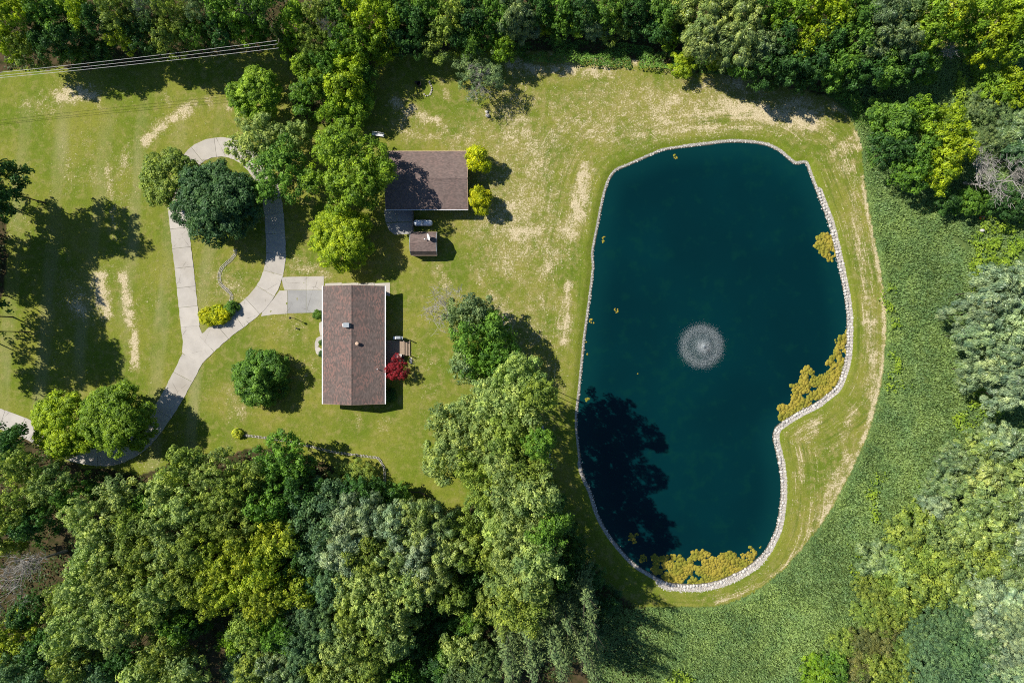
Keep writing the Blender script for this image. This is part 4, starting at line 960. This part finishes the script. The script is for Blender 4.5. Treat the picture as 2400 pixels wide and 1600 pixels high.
def conifer_tree(px, py, rpx, h, col, label, name='conifer_tree', group=None):
    rw = rpx*PX*(CAM_H-h*.6)/CAM_H; p = W(px, py, h*.8); e = tag(empty(name, (p.x,p.y,0), rng.random()*6.28), label, 'tree', group)
    LAST['c'] = (LAST.get('c',-1)+1) % 4; o = obj('crown', CR['conifer'][LAST['c']], None, e, (0,0,h*.08)); o.scale = (rw/3.2, rw/3.2, h*.92/11.0); o.color = (*(np.array(COLS[col][0])*(.9+.2*rng.random())), 1)
    t = obj('trunk', TRUNKS[0], None, e); t.scale = (2.2, 2.2, h*.95)
    return e
BARE = [branches(300, 4.5, 9, 4, .017, .72, (3,4), .2), branches(301, 5.0, 12, 4, .017, .8, (3,5), .26), branches(303, 4.0, 9, 4, .016, .75, (3,5), .16)]
for m_ in BARE: m_.materials.append(M['greybark'])
def bare_tree(px, py, rpx, h, label, v, name='bare_tree', rot=0.0):
    rw = rpx*PX*(CAM_H-h*.75)/CAM_H; p = W(px, py, h*.75); e = tag(empty(name, (p.x,p.y,0), rot), label, 'tree')
    o = obj('limbs', BARE[v], None, e); V = BARE[v]; s = rw/(4.5,5.0,4.0)[v]; o.scale = (s, s, h/(9,12,9)[v]); return e

ORD = 'first second third fourth fifth sixth seventh eighth ninth tenth eleventh twelfth thirteenth fourteenth fifteenth sixteenth seventeenth eighteenth nineteenth twentieth'.split()
FORM = dict(broad='tree', dense='round tree', silver4='drooping tree', fine4='fine tree', wispy4='twiggy tree', cloud4='puffy tree')
def wood(rows, group):
    """rows: list of (row phrase, list of (px,py,r,h,kind,colour)); labels count from the left within a row."""
    for phrase, L in rows:
        L = sorted(L)
        for i, (px, py, r, h, kind, col) in enumerate(L):
            if kind == 'conifer': conifer_tree(px, py, r, h, col, f'{COLS[col][1]} feathery conifer, {ORD[i]} from left {phrase}', group=group); continue
            nm = 'broadleaf_tree' if kind in ('broad','dense','cloud4') else ('silver_leaved_tree' if kind == 'silver4' else 'fine_leaved_tree')
            tree(px, py, r, h, kind, COLS and col, f'{COLS[col][1]} {FORM[kind]}, {ORD[i]} from left {phrase}', nm, 'tree', group)

# ------------------------------------------------------------------ woods above the power lines
wood([('at the top frame edge above the wires', [(-15,15,45,14,'broad','brt'),(35,38,46,14,'broad','yel'),(88,10,42,14,'broad','grn'),(128,35,48,13,'broad','grn'),(190,15,42,14,'broad','yel'),(230,50,36,13,'broad','drk'),(270,30,45,14,'broad','olv'),(345,18,46,13,'fine4','gry'),(405,35,48,13,'fine4','olv'),(468,22,48,13,'fine4','gry'),(540,20,48,14,'broad','grn'),(612,12,46,14,'broad','grn')]),
      ('in the front row beside the wires', [(12,95,38,11,'broad','yel'),(62,115,36,10,'broad','olv'),(105,92,40,11,'broad','drk'),(165,85,40,11,'broad','drk'),(160,125,30,7,'broad','grn'),(222,112,34,8,'broad','drk'),(292,78,40,11,'broad','yel'),(345,80,40,11,'broad','drk'),(395,90,40,11,'broad','olv'),(455,80,38,11,'fine4','grn'),(508,72,38,11,'broad','drk'),(570,70,36,10,'broad','brt'),(615,70,34,8,'broad','grn')])],
     'woods above the power lines')
# grove in the middle top
wood([('at the top frame edge over the grove', [(690,40,44,11,'broad','brt'),(745,38,38,11,'broad','olv'),(800,20,40,11,'broad','grn'),(862,28,58,11,'broad','yel'),(915,20,42,11,'broad','brt')]),
      ('in the grove\'s second row', [(678,98,34,8,'broad','brt'),(735,95,44,10,'fine4','olv'),(795,90,44,10,'broad','grn'),(850,95,42,10,'broad','brt'),(890,88,44,8,'broad','yel')]),
      ('in the grove\'s third row', [(715,150,40,8,'broad','brt'),(765,148,44,9,'broad','grn'),(812,150,42,9,'broad','yel'),(848,165,34,6,'broad','grn'),(892,122,28,5,'broad','yel')]),
      ('in the grove\'s lowest row above the maples', [(722,222,44,8,'broad','grn'),(745,190,42,8,'broad','brt'),(775,250,38,7,'broad','brt'),(800,200,50,9,'broad','yel'),(826,245,40,6,'broad','brt'),(846,210,34,5,'broad','brt')])], 'bright grove right of the utility pole')
wood([('at the top frame edge above the wispy tree', [(955,30,46,11,'broad','drk'),(1005,15,46,11,'broad','grn'),(1052,35,46,11,'broad','olv'),(1100,20,46,11,'broad','drk'),(1160,15,46,11,'broad','grn'),(1205,25,48,11,'silver4','gry')]),
      ('in the front row above the wispy tree', [(938,85,42,8,'broad','drk'),(978,88,36,8,'fine4','drk'),(1030,92,44,8,'broad','olv'),(1085,75,38,8,'broad','drk'),(1105,105,32,8,'broad','grn'),(1148,70,42,8,'broad','grn'),(1175,110,32,7,'broad','brt')])], 'woods above the garage')
wood([('at the top frame edge above the pond', [(1260,15,42,9,'broad','drk'),(1310,12,42,9,'broad','grn'),(1365,15,44,9,'broad','drk'),(1430,15,44,9,'broad','grn'),(1490,12,42,9,'broad','drk'),(1550,15,46,9,'broad','grn'),(1605,12,42,9,'broad','olv'),(1665,22,56,14,'silver4','pol'),(1735,22,56,14,'silver4','pol'),(1800,12,44,13,'broad','grn')]),
      ('in the front row above the pond', [(1225,58,42,6,'silver4','gry'),(1277,56,26,4,'broad','yel'),(1318,58,34,5,'broad','grn'),(1348,43,36,6,'broad','brt'),(1392,48,40,6,'silver4','gry'),(1445,56,38,6,'broad','olv'),(1495,48,40,6,'broad','drk'),(1545,56,38,6,'broad','drk'),(1572,86,28,4,'broad','brt'),(1620,70,34,5,'broad','drk'),(1670,85,48,12,'silver4','pol'),(1730,90,56,13,'silver4','pol'),(1785,110,46,12,'silver4','gry'),(1740,150,34,7,'broad','grn')])], 'woods above the pond')
wood([('at the top edge above the hay strip', [(1848,25,46,14,'broad','brt'),(1900,20,44,14,'broad','yel'),(1950,32,48,14,'broad','yel'),(2005,20,44,14,'broad','grn'),(2062,28,52,14,'silver4','gry'),(2120,20,46,14,'fine4','gry'),(2175,25,48,14,'broad','brt'),(2235,25,48,14,'broad','yel'),(2300,20,46,14,'broad','brt'),(2362,25,48,14,'broad','yel'),(2415,20,46,14,'broad','brt')]),
      ('in the second row above the hay strip', [(1835,85,42,12,'broad','drk'),(1888,92,46,12,'broad','yel'),(1945,95,44,12,'broad','drk'),(2005,88,46,13,'broad','grn'),(2060,95,52,13,'silver4','gry'),(2110,90,46,13,'silver4','gry'),(2165,85,44,12,'broad','brt'),(2215,75,44,12,'broad','brt'),(2280,80,40,10,'broad','grn'),(2345,85,50,12,'broad','yel'),(2400,90,44,12,'broad','brt')]),
      ('in the shaded row beside the hay strip', [(1800,160,42,10,'broad','drk'),(1845,150,42,11,'broad','drk'),(1885,175,34,7,'broad','drk'),(1910,145,42,11,'broad','drk'),(1965,150,46,11,'broad','grn'),(2020,155,46,11,'broad','drk'),(2078,150,46,11,'broad','grn'),(2130,150,44,10,'broad','drk'),(2180,150,36,8,'broad','grn')])], 'woods above the right corner of the pond')
wood([('in the clump right of the mown bank', [(2072,262,38,6,'broad','grn'),(2110,290,50,10,'broad','grn'),(2095,345,44,9,'broad','drk'),(2165,270,44,10,'broad','brt'),(2150,400,42,9,'broad','grn'),(2175,345,42,9,'broad','grn'),(2232,290,54,11,'broad','yel'),(2240,350,50,11,'broad','yel'),(2215,410,40,9,'broad','yel')]),
      ('at the right edge above the dead tree', [(2345,190,44,6,'broad','brt'),(2395,200,44,7,'broad','yel'),(2310,245,34,4,'fine4','gry'),(2352,275,46,6,'wispy4','gry'),(2392,310,46,7,'silver4','gry'),(2330,330,40,6,'wispy4','gry'),(2405,360,40,8,'silver4','blu')]),
      ('in the dark scrub under the dead tree', [(2230,470,32,5,'broad','drk'),(2275,470,32,5,'broad','grn'),(2375,470,38,7,'broad','drk'),(2320,462,36,4,'broad','grn')])], 'clump right of the pond')
bare_tree(2325,405,100,9,'grey dead tree with spreading bare limbs at the right frame edge',1,rot=2.0)
bare_tree(2395,415,60,8,'second grey dead tree, cut by the right frame edge',2,rot=1.0)
for px, py, r, h, lab, v in ((345,22,34,14.5,'grey leafless twigs poking from the grey-green crowns above the wires',2),(588,22,34,14.5,'grey leafless tree at the top edge left of the grove',0),(762,62,30,13,'pale leafless limbs among the grove crowns',2),
    (1848,112,28,10,'grey leafless brush in the dark wood above the hay strip',0),(2140,155,44,9,'pale fallen limb in the dark wood above the right clump',2),(2215,105,48,9,'long pale leafless limb leaning through the upper right wood',0)):
    bare_tree(px, py, r, h, lab, v, 'leafless_tree', px*.7)
# right edge
wood([('among silvery trees on the right edge', [(2335,680,58,13,'silver4','slv'),(2290,735,48,12,'silver4','slv'),(2375,735,58,13,'silver4','slv'),(2300,785,44,12,'silver4','slv'),(2355,820,60,13,'silver4','slv'),(2320,870,52,12,'silver4','slv'),(2385,880,54,13,'silver4','slv'),(2360,925,46,12,'silver4','slv'),(2405,660,50,13,'silver4','slv')]),
      ('right of the yellow-green weeds', [(2300,1050,46,10,'silver4','pol'),(2355,1045,56,11,'silver4','slv'),(2250,1085,40,9,'silver4','gry'),(2310,1105,54,11,'silver4','pol'),(2380,1110,56,11,'silver4','pol'),(2230,1140,44,9,'silver4','gry'),(2285,1165,52,11,'silver4','pol'),(2350,1170,54,11,'silver4','pol'),(2400,1180,46,11,'silver4','slv'),(2195,1195,38,8,'silver4','slv')]),
      ('in the top row of the right thicket', [(2125,1255,46,7,'broad','olv'),(2165,1225,42,8,'broad','olv'),(2212,1250,52,9,'broad','pol'),(2268,1235,50,9,'silver4','pol'),(2330,1240,54,10,'silver4','pol'),(2390,1255,50,10,'silver4','slv')]),
      ('in the second row of the right thicket', [(2065,1315,46,6,'silver4','gry'),(2105,1320,44,7,'broad','pol'),(2150,1310,48,8,'broad','olv'),(2205,1315,48,8,'broad','olv'),(2255,1310,48,8,'broad','pol'),(2310,1315,50,9,'broad','olv'),(2370,1325,52,9,'silver4','gry')]),
      ('in the third row of the right thicket', [(2050,1375,44,5,'fine4','olv'),(2095,1380,46,6,'broad','olv'),(2145,1375,48,8,'broad','olv'),(2195,1380,46,8,'broad','olv'),(2250,1385,48,8,'silver4','pol'),(2305,1390,48,9,'silver4','slv'),(2365,1395,50,9,'silver4','slv')]),
      ('in the fourth row of the right thicket', [(2045,1440,46,5,'fine4','olv'),(2090,1445,46,6,'fine4','olv'),(2130,1430,40,6,'broad','olv'),(2160,1490,38,7,'cloud4','blu'),(2205,1450,42,8,'cloud4','blu'),(2255,1460,44,8,'cloud4','blu'),(2300,1450,42,9,'silver4','slv'),(2355,1455,48,9,'cloud4','slv'),(2400,1450,44,9,'silver4','slv')]),
      ('in the fifth row of the right thicket', [(1985,1515,40,4,'fine4','olv'),(2030,1510,44,5,'fine4','brn'),(2075,1510,44,5,'fine4','brn'),(2120,1510,38,6,'fine4','olv'),(2185,1530,46,8,'cloud4','blu'),(2240,1520,46,9,'cloud4','blu'),(2295,1515,46,9,'cloud4','blu'),(2350,1520,48,9,'cloud4','slv'),(2400,1525,44,9,'cloud4','slv')]),
      ('at the bottom edge in the right thicket', [(1925,1585,40,4,'broad','brt'),(1965,1565,40,5,'broad','grn'),(2010,1575,44,5,'fine4','brn'),(2060,1575,46,6,'broad','olv'),(2110,1575,44,6,'fine4','olv'),(2165,1585,44,8,'cloud4','blu'),(2220,1580,48,9,'cloud4','blu'),(2275,1580,48,9,'cloud4','blu'),(2330,1580,50,9,'cloud4','slv'),(2390,1585,48,9,'cloud4','slv')])], 'thicket on the right')
# trees outside the left edge, whose shadows fall on the lawn
wood([('at the left edge over the lawn shadow', [(-43,432,76,18,'broad','drk'),(-140,440,80,18,'broad','drk'),(-250,540,90,18,'broad','drk'),(-165,610,76,18,'broad','drk'),(-150,520,70,17,'broad','drk'),(-130,735,78,18,'broad','drk'),(-75,775,54,17,'broad','grn'),(-200,790,80,18,'broad','drk'),(-135,680,60,17,'broad','drk'),(-30,470,44,10,'broad','drk')])], 'trees outside the left edge')
# lower left woods
wood([('in the top row below the drive', [(20,1050,50,11,'broad','drk'),(55,1100,54,13,'broad','olv'),(108,1150,54,13,'broad','pol'),(165,1165,46,11,'broad','grn'),(225,1145,30,6,'broad','drk'),(285,1168,52,14,'broad','pol'),(345,1182,46,12,'broad','grn'),(388,1150,52,14,'broad','pol'),(432,1100,52,14,'broad','olv'),(488,1112,54,14,'broad','pol'),(540,1155,54,14,'broad','olv'),(592,1122,46,12,'broad','olv'),(652,1082,68,11,'broad','grn'),(700,1150,48,11,'broad','drk')]),
      ('in the second row of the left wood', [(25,1195,54,14,'broad','olv'),(80,1225,50,13,'broad','drk'),(205,1215,54,15,'broad','pol'),(255,1260,56,15,'broad','pol'),(315,1225,54,15,'broad','olv'),(375,1215,56,15,'broad','pol'),(435,1190,54,15,'broad','pol'),(495,1200,54,15,'broad','olv'),(555,1225,56,15,'broad','olv'),(620,1200,52,14,'broad','grn'),(650,1260,52,15,'broad','och'),(700,1215,48,12,'broad','blu')]),
      ('in the third row of the left wood', [(-5,1265,50,12,'broad','olv'),(215,1315,58,16,'broad','pol'),(275,1330,56,16,'broad','pol'),(335,1300,56,16,'broad','olv'),(395,1290,56,16,'broad','pol'),(455,1285,56,16,'broad','olv'),(515,1300,56,16,'broad','och'),(575,1300,54,16,'broad','och'),(635,1330,52,16,'broad','och'),(700,1300,52,13,'broad','drk')]),
      ('in the fourth row of the left wood', [(155,1410,48,13,'broad','olv'),(200,1390,56,16,'broad','pol'),(260,1400,56,16,'broad','pol'),(320,1375,56,16,'broad','olv'),(380,1370,54,16,'broad','pol'),(440,1370,54,16,'broad','olv'),(500,1380,54,16,'broad','och'),(560,1370,54,16,'broad','och'),(620,1400,54,16,'broad','och'),(685,1380,50,15,'broad','och')]),
      ('in the fifth row of the left wood', [(60,1440,46,9,'broad','drk'),(165,1485,52,16,'broad','pol'),(225,1470,56,16,'broad','pol'),(285,1465,56,16,'broad','pol'),(345,1445,52,15,'broad','olv'),(405,1450,48,13,'broad','grn'),(450,1455,46,11,'broad','drk'),(590,1470,52,15,'broad','olv'),(645,1480,50,15,'broad','grn')]),
      ('at the bottom edge of the left wood', [(20,1500,50,10,'broad','och'),(30,1565,54,12,'broad','blu'),(95,1520,48,10,'broad','drk'),(105,1590,52,13,'broad','blu'),(165,1555,50,15,'broad','olv'),(215,1590,50,14,'broad','blu'),(285,1545,46,12,'broad','drk'),(330,1575,50,14,'broad','pol'),(385,1535,52,14,'broad','olv'),(430,1580,52,14,'broad','pol'),(545,1510,36,8,'broad','brt'),(560,1570,44,9,'silver4','blu'),(600,1580,50,14,'broad','olv')])], 'lower left wood')
bare_tree(50,1340,95,14,'grey bare tree at the left frame edge in the lower wood',1,rot=.4)
wood([('in the top row below the low stone wall', [(795,1130,40,4,'fine4','olv'),(842,1118,42,4,'fine4','olv'),(868,1148,30,4,'fine4','grn'),(765,1170,46,10,'broad','blu'),(825,1165,48,9,'broad','drk'),(880,1180,46,9,'broad','drk'),(930,1165,34,6,'broad','grn')]),
      ('in the second row of the middle wood', [(760,1235,52,15,'broad','blu'),(815,1225,56,15,'silver4','slv'),(870,1225,52,14,'silver4','slv'),(930,1235,56,15,'silver4','slv'),(985,1225,54,15,'silver4','pol'),(1040,1235,54,14,'silver4','gry'),(1090,1245,48,13,'broad','olv')]),
      ('in the third row of the middle wood', [(760,1300,52,14,'broad','blu'),(810,1290,56,16,'silver4','slv'),(870,1300,56,16,'broad','olv'),(930,1295,56,16,'silver4','pol'),(985,1290,58,16,'silver4','slv'),(1045,1290,54,15,'silver4','pol'),(1095,1305,46,13,'broad','olv')]),
      ('in the fourth row of the middle wood', [(735,1370,48,13,'broad','drk'),(780,1370,46,14,'cloud4','blu'),(840,1365,56,16,'broad','pol'),(900,1360,56,16,'broad','pol'),(960,1360,56,16,'broad','pol'),(1015,1350,52,15,'silver4','pol'),(1050,1395,46,13,'broad','olv'),(1100,1370,44,10,'broad','drk')]),
      ('in the fifth row of the middle wood', [(715,1445,48,13,'cloud4','blu'),(765,1440,46,14,'cloud4','blu'),(825,1435,56,16,'broad','olv'),(885,1430,56,16,'broad','pol'),(940,1425,52,15,'broad','pol'),(1000,1430,44,10,'broad','drk'),(1060,1460,42,7,'broad','drk'),(1115,1440,42,8,'broad','grn')]),
      ('in the sixth row of the middle wood', [(700,1515,52,15,'cloud4','blu'),(755,1505,48,14,'cloud4','blu'),(810,1505,56,16,'broad','pol'),(870,1500,56,16,'broad','olv'),(925,1500,50,15,'broad','pol'),(985,1510,42,9,'broad','drk'),(1045,1530,40,9,'broad','grn'),(1090,1520,50,12,'broad','pol'),(1135,1525,44,12,'fine4','gry')]),
      ('at the bottom edge of the middle wood', [(650,1560,50,14,'silver4','gry'),(700,1585,54,14,'silver4','gry'),(755,1575,54,15,'broad','olv'),(810,1580,56,15,'broad','pol'),(865,1575,54,15,'broad','olv'),(920,1585,50,12,'broad','grn'),(975,1585,46,9,'broad','grn'),(1025,1585,46,9,'broad','drk'),(1075,1585,50,11,'fine4','gry'),(1130,1590,48,12,'fine4','gry')])], 'lower middle wood')
# trees between lawn and pond
wood([('in the clump by the forked dead tree', [(1085,740,40,9,'broad','gry'),(1118,735,44,10,'broad','gry'),(1155,770,48,11,'broad','grn'),(1105,795,48,11,'broad','grn'),(1165,825,46,11,'broad','grn'),(1090,855,42,10,'broad','gry'),(1135,860,46,11,'broad','grn')]),
      ('in the upper pale trees left of the pond', [(1215,885,56,22,'broad','pol'),(1265,925,44,25,'broad','olv'),(1165,935,58,19,'broad','pol'),(1225,955,54,22,'broad','pol'),(1110,965,54,15,'broad','pol'),(1055,995,52,14,'broad','pol')]),
      ('in the middle pale trees left of the pond', [(1040,1080,50,14,'broad','pol'),(1085,1040,56,16,'broad','pol'),(1145,1020,58,17,'broad','pol'),(1205,1015,54,22,'broad','olv'),(1125,1095,58,17,'broad','olv'),(1185,1085,58,21,'broad','pol'),(1240,1090,50,22,'broad','olv'),(1265,1030,38,25,'broad','grn')]),
      ('in the lower pale trees left of the pond', [(1150,1160,56,17,'broad','olv'),(1205,1155,58,22,'broad','pol'),(1260,1160,52,25,'broad','pol'),(1175,1225,54,17,'broad','pol'),(1235,1225,58,22,'broad','pol'),(1285,1220,46,25,'broad','grn'),(1205,1290,56,22,'broad','pol'),(1265,1295,54,25,'broad','pol'),(1150,1300,50,16,'broad','olv'),(1185,1355,54,17,'broad','pol'),(1245,1360,54,22,'broad','pol'),(1160,1415,50,15,'broad','olv'),(1215,1420,52,22,'broad','olv')]),
      ('in scrub along the lower left bank', [(1325,1245,32,9,'broad','drk'),(1345,1300,36,9,'broad','drk'),(1320,1345,40,11,'broad','drk'),(1385,1355,34,6,'broad','drk'),(1425,1410,32,4,'broad','drk'),(1300,1180,32,9,'broad','drk')]),
      ('among the feathery conifers at the bottom', [(1285,1415,48,18,'conifer','olv'),(1375,1405,46,20,'conifer','gry'),(1330,1455,50,20,'conifer','gry'),(1240,1490,52,19,'conifer','gry'),(1385,1470,46,20,'conifer','gry'),(1300,1520,54,20,'conifer','gry'),(1370,1535,52,20,'conifer','gry'),(1190,1540,50,18,'conifer','gry'),(1250,1570,54,20,'conifer','gry'),(1320,1585,54,20,'conifer','gry'),(1395,1590,50,20,'conifer','gry'),(1180,1480,44,16,'conifer','olv'),(1200,1600,50,19,'conifer','gry')])], 'trees left of the pond')
bare_tree(1040,735,68,8,'forked dead grey tree on the lawn behind the house',0,rot=2.6)
wt = tree(1118,172,62,7,'wispy4','gry','thin wispy half bare tree alone at the top of the lawn','half_bare_tree')
tw_ = obj('twigs', BARE[2], None, wt); tw_.scale = (1.05,1.05,.82)

# ------------------------------------------------------------------ yard trees and shrubs
tree(590,213,60,8,'dense','brt','round bright tree on the lawn just above the driveway loop','lawn_tree')
tree(598,325,60,10,'broad','pol','pale maple over the top right of the driveway loop','maple_tree'); tree(655,395,74,11,'broad','grn','green maple between driveway loop and big maple','maple_tree')
tree(690,310,34,8,'broad','pol','small pale maple bough tree between the maples and the grove','maple_tree')
tree(812,385,98,14,'broad','brt','big bright maple shading the left half of the garage','maple_tree')
tree(388,415,68,8,'dense','olv','olive tree on the outer left side of the driveway loop','lawn_tree')
tree(498,465,97,10,'dense','dbl','large dense dark green tree standing inside the driveway loop','lawn_tree')
tree(793,553,77,8,'dense','yel','dense yellow-green round tree between driveway and garage','lawn_tree')
tree(602,887,66,6,'dense','grn','lone fine leaved tree on the front lawn left of the house','lawn_tree')
tree(140,1000,78,9,'dense','yel','yellow-green left tree of the pair over the drive entrance','lawn_tree'); tree(258,985,86,10,'dense','brt','green right tree of the pair over the drive entrance','lawn_tree')
tree(928,864,29,3.6,'fine4','red','red Japanese maple against the back eave of the house','red_maple')
for px, py, lab in ((1121,371,'golden evergreen at the upper right corner of the garage'),(1126,466,'golden evergreen at the lower right corner of the garage')):
    tree(px, py, 26, 5.0, 'shrub1', 'gld', lab, 'evergreen_shrub', 'shrub', 'golden evergreens beside the garage', squash=(.95,1.12))
tree(484,742,20,1.8,'shrub1','gld','left golden shrub in the wedge where the driveway forks','shrub','shrub'); tree(508,737,21,2,'shrub1','gld','middle golden shrub in the wedge where the driveway forks','shrub','shrub')
tree(540,722,15,1.6,'shrub1','grn','small green shrub right of the golden ones at the driveway fork','shrub','shrub')
tree(554,1016,11,1.2,'shrub1','lem','small lemon yellow shrub at the left end of the stone garden wall','shrub','shrub')
tree(742,738,10,1.1,'shrub1','grn','green shrub between parking pad and front walkway','shrub','shrub')
tree(752,802,6,.7,'shrub1','grn','upper tiny shrub in the curve of the front walkway','shrub','shrub'); tree(753,829,7,.8,'shrub1','drk','lower tiny shrub at the end of the front walkway','shrub','shrub')
tree(912,925,14,1.0,'shrub1','drk','dark clipped shrub in the house shadow below the red maple','shrub','shrub')
tree(1600,148,30,4,'broad','yel','yellow-green shrub on the grass edge above the pond','shrub','shrub'); tree(1676,146,18,3,'broad','yel','smaller yellow-green shrub to the right on the grass edge above the pond','shrub','shrub')
# ivy on the pole
r_ = np.random.default_rng(77); n = 900; zz = r_.random(n)*11.6+.3; a = r_.random(n)*6.283; q = (.28+.25*np.sin(zz*1.3)**2)*np.sqrt(r_.random(n))+.1
Pv = np.stack([q*np.cos(a), q*np.sin(a), zz], 1); iv = leaf_mesh('ivy', *leaves(Pv, np.stack([np.cos(a), np.sin(a), .5+0*a], 1)+r_.normal(size=(n,3))*.4, .28*(.6+.8*r_.random(n)), .22*(.6+.8*r_.random(n)), r_.random(n), None, r_))
o = obj('ivy', iv, M['leaf'], pole); o.color = (.07,.11,.02,1)

# ------------------------------------------------------------------ undergrowth, tall meadow and lawn blades (nobody could count them)
def scatter(poly, dens):
    lo, hi = np.maximum(poly.min(0), [-92,-62]), np.minimum(poly.max(0), [92,62]); n = int((hi-lo).prod()*dens)
    Q = lo + rng.random((n,2))*(hi-lo); return Q[in_poly(Q, poly)]
Us = np.vstack([scatter(p_, 9) for p_ in (TOPW, BOTW, LEFTW)])
cl = fbm(Us[:,0]*.45, Us[:,1]*.45, 61); keep = (cl > .42)
strip = (Us[:,0] > -2) & (Us[:,0] < 34) & (Us[:,1] > 44)
keep |= strip; Us = Us[keep]; cl = cl[keep]; n = len(Us)
hgt = .2 + 2.6*np.clip(cl-.38, 0, 1)*(.5+.5*rng.random(n))
V, T = leaves(np.column_stack([Us, hgt]), np.array([0,0,1.]) + rng.normal(size=(n,3))*.5, .34*(.6+.8*rng.random(n)), .26*(.6+.8*rng.random(n)), np.clip(.2+.6*rng.random(n),0,1))
o = obj('undergrowth', leaf_mesh('undergrowth', V, T), M['leaf']); o.color = (.085,.14,.025,1); tag(o, 'low leafy undergrowth beneath the trees', 'undergrowth', kind='stuff')
# thick green mounds along the wood edge above the pond
EDGE = WA([(1170,110),(1300,95),(1450,105),(1560,120),(1700,140),(1800,175),(1930,205),(2020,215),(2070,260),(2060,380),(2035,400),(2022,330),(1990,262),(1935,222),(1850,205),(1700,178),(1560,168),(1420,160),(1330,152),(1190,150)])
Eq = scatter(EDGE, 60); c1 = fbm(Eq[:,0]*.5, Eq[:,1]*.5, 71); Eq = Eq[c1 > .40]; c1 = c1[c1 > .40]; n = len(Eq)
hgt = .25 + 3.2*np.clip(c1-.38,0,1)*(.75+.25*rng.random(n))
V, T = leaves(np.column_stack([Eq, hgt]), np.array([0,0,1.]) + rng.normal(size=(n,3))*.55, .26*(.6+.8*rng.random(n)), .16*(.6+.8*rng.random(n)), np.clip(c1-.2+.5*rng.random(n),0,1))
o = obj('hedge_growth', leaf_mesh('hedge_growth', V, T), M['leaf']); o.color = (.17,.31,.055,1); tag(o, 'lush green wild growth along the wood edge above the pond', 'undergrowth', kind='stuff')
# tall meadow grass right of the mown bank
Mq = scatter(MEAD_POLY, 58); big_ = fbm(Mq[:,0]*.16, Mq[:,1]*.16, 81); med = fbm(Mq[:,0]*.8, Mq[:,1]*.8, 82)
Mq0 = Mq
bare_ = np.zeros(len(Mq), bool)
for L, hw, s in DRY[-3:]: bare_ |= line_dist(Mq, WA(L)) < hw*PX*(.8+.5*rng.random(len(Mq)))
k = (med > .12) & ~bare_; Mq, big_, med = Mq[k], big_[k], med[k]; n = len(Mq)
flow = fbm(Mq[:,0]*.22, Mq[:,1]*.22, 83)*4.0; az = flow + rng.normal(0, 1.7, n); hh = .3+.35*med*(.7+.5*rng.random(n))
edge = np.clip(line_dist(Mq, MEAD)/1.2, .35, 1); hh *= edge
d_ = np.stack([np.cos(az), np.sin(az), np.zeros(n)], 1); lean = (.55+.5*rng.random(n))[:,None]
b0 = np.column_stack([Mq, hh*.25]); tip = np.column_stack([Mq, hh]) + d_*lean*(.36+.25*rng.random(n))[:,None]; sdv = np.stack([-np.sin(az), np.cos(az), np.zeros(n)], 1)*(.04+.055*rng.random(n))[:,None]
mid = (b0+tip)/2 + np.array([0,0,.1])
V = np.stack([b0, mid+sdv, tip, mid-sdv], 1).reshape(-1,3)
tint = np.clip(.40+.5*(big_-.5)+.35*rng.random(n), .2, 1)
o = obj('meadow_grass', leaf_mesh('meadow_grass', V, np.repeat(tint,4)), M['leaf']); o.color = (.30,.41,.140,1); tag(o, 'tall unmown blue-green grass right of the pond bank', 'grass', kind='stuff')
# bright broad-leaved weeds in the meadow
WE = [WA([(2270,515),(2330,490),(2410,500),(2410,640),(2370,680),(2320,690),(2290,640),(2265,560)]), WA([(2290,860),(2330,900),(2345,960),(2320,1030),(2270,1060),(2245,1010),(2250,950)]),
      WA([(2145,1150),(2200,1090),(2215,1120),(2190,1180),(2150,1230),(2090,1215)]), WA([(2270,620),(2320,690),(2290,720),(2265,690)]), WA([(2230,100),(2300,110),(2350,140),(2330,190),(2280,250),(2230,240),(2240,180)]),
      WA([(2075,830),(2105,820),(2100,890),(2075,905)]), WA([(2078,700),(2104,690),(2106,760),(2082,770)]), WA([(2055,1125),(2075,1100),(2040,1200),(2020,1210)]), WA([(1555,1560),(1610,1575),(1620,1610),(1540,1610)]), WA([(1985,1290),(2010,1270),(2020,1320),(1995,1340)])]
Wq = np.vstack([scatter(p_, 34) for p_ in WE]); Wq = Wq + (np.stack([fbm(Wq[:,0]*.35, Wq[:,1]*.35, 95), fbm(Wq[:,0]*.35, Wq[:,1]*.35, 96)], 1)-.5)*7 + rng.normal(0, .35, Wq.shape); c1 = fbm(Wq[:,0]*.7, Wq[:,1]*.7, 91); k = c1 > .36+.22*rng.random(len(c1)); Wq, c1 = Wq[k], c1[k]; n = len(Wq)
V, T = leaves(np.column_stack([Wq, .5+1.1*c1*(.6+.5*rng.random(n))]), np.array([0,0,1.]) + rng.normal(size=(n,3))*.4, .36*(.6+.8*rng.random(n)), .26*(.6+.8*rng.random(n)), np.clip(c1-.1+.4*rng.random(n),0,1))
o = obj('weeds', leaf_mesh('weeds', V, T), M['leaf']); o.color = (.27,.375,.04,1); tag(o, 'bright yellow-green broad leaved weeds in the meadow', 'weeds', kind='stuff')

for o in bpy.data.objects:
    if 'label' in o.keys() and not 4 <= len(o['label'].split()) <= 16: print('LABEL', len(o['label'].split()), o['label'])
print('TRIS', sum(sum(len(p.vertices)-2 for p in m.polygons) if len(m.polygons) < 2000 else len(m.loops)-2*len(m.polygons) for m in bpy.data.meshes))
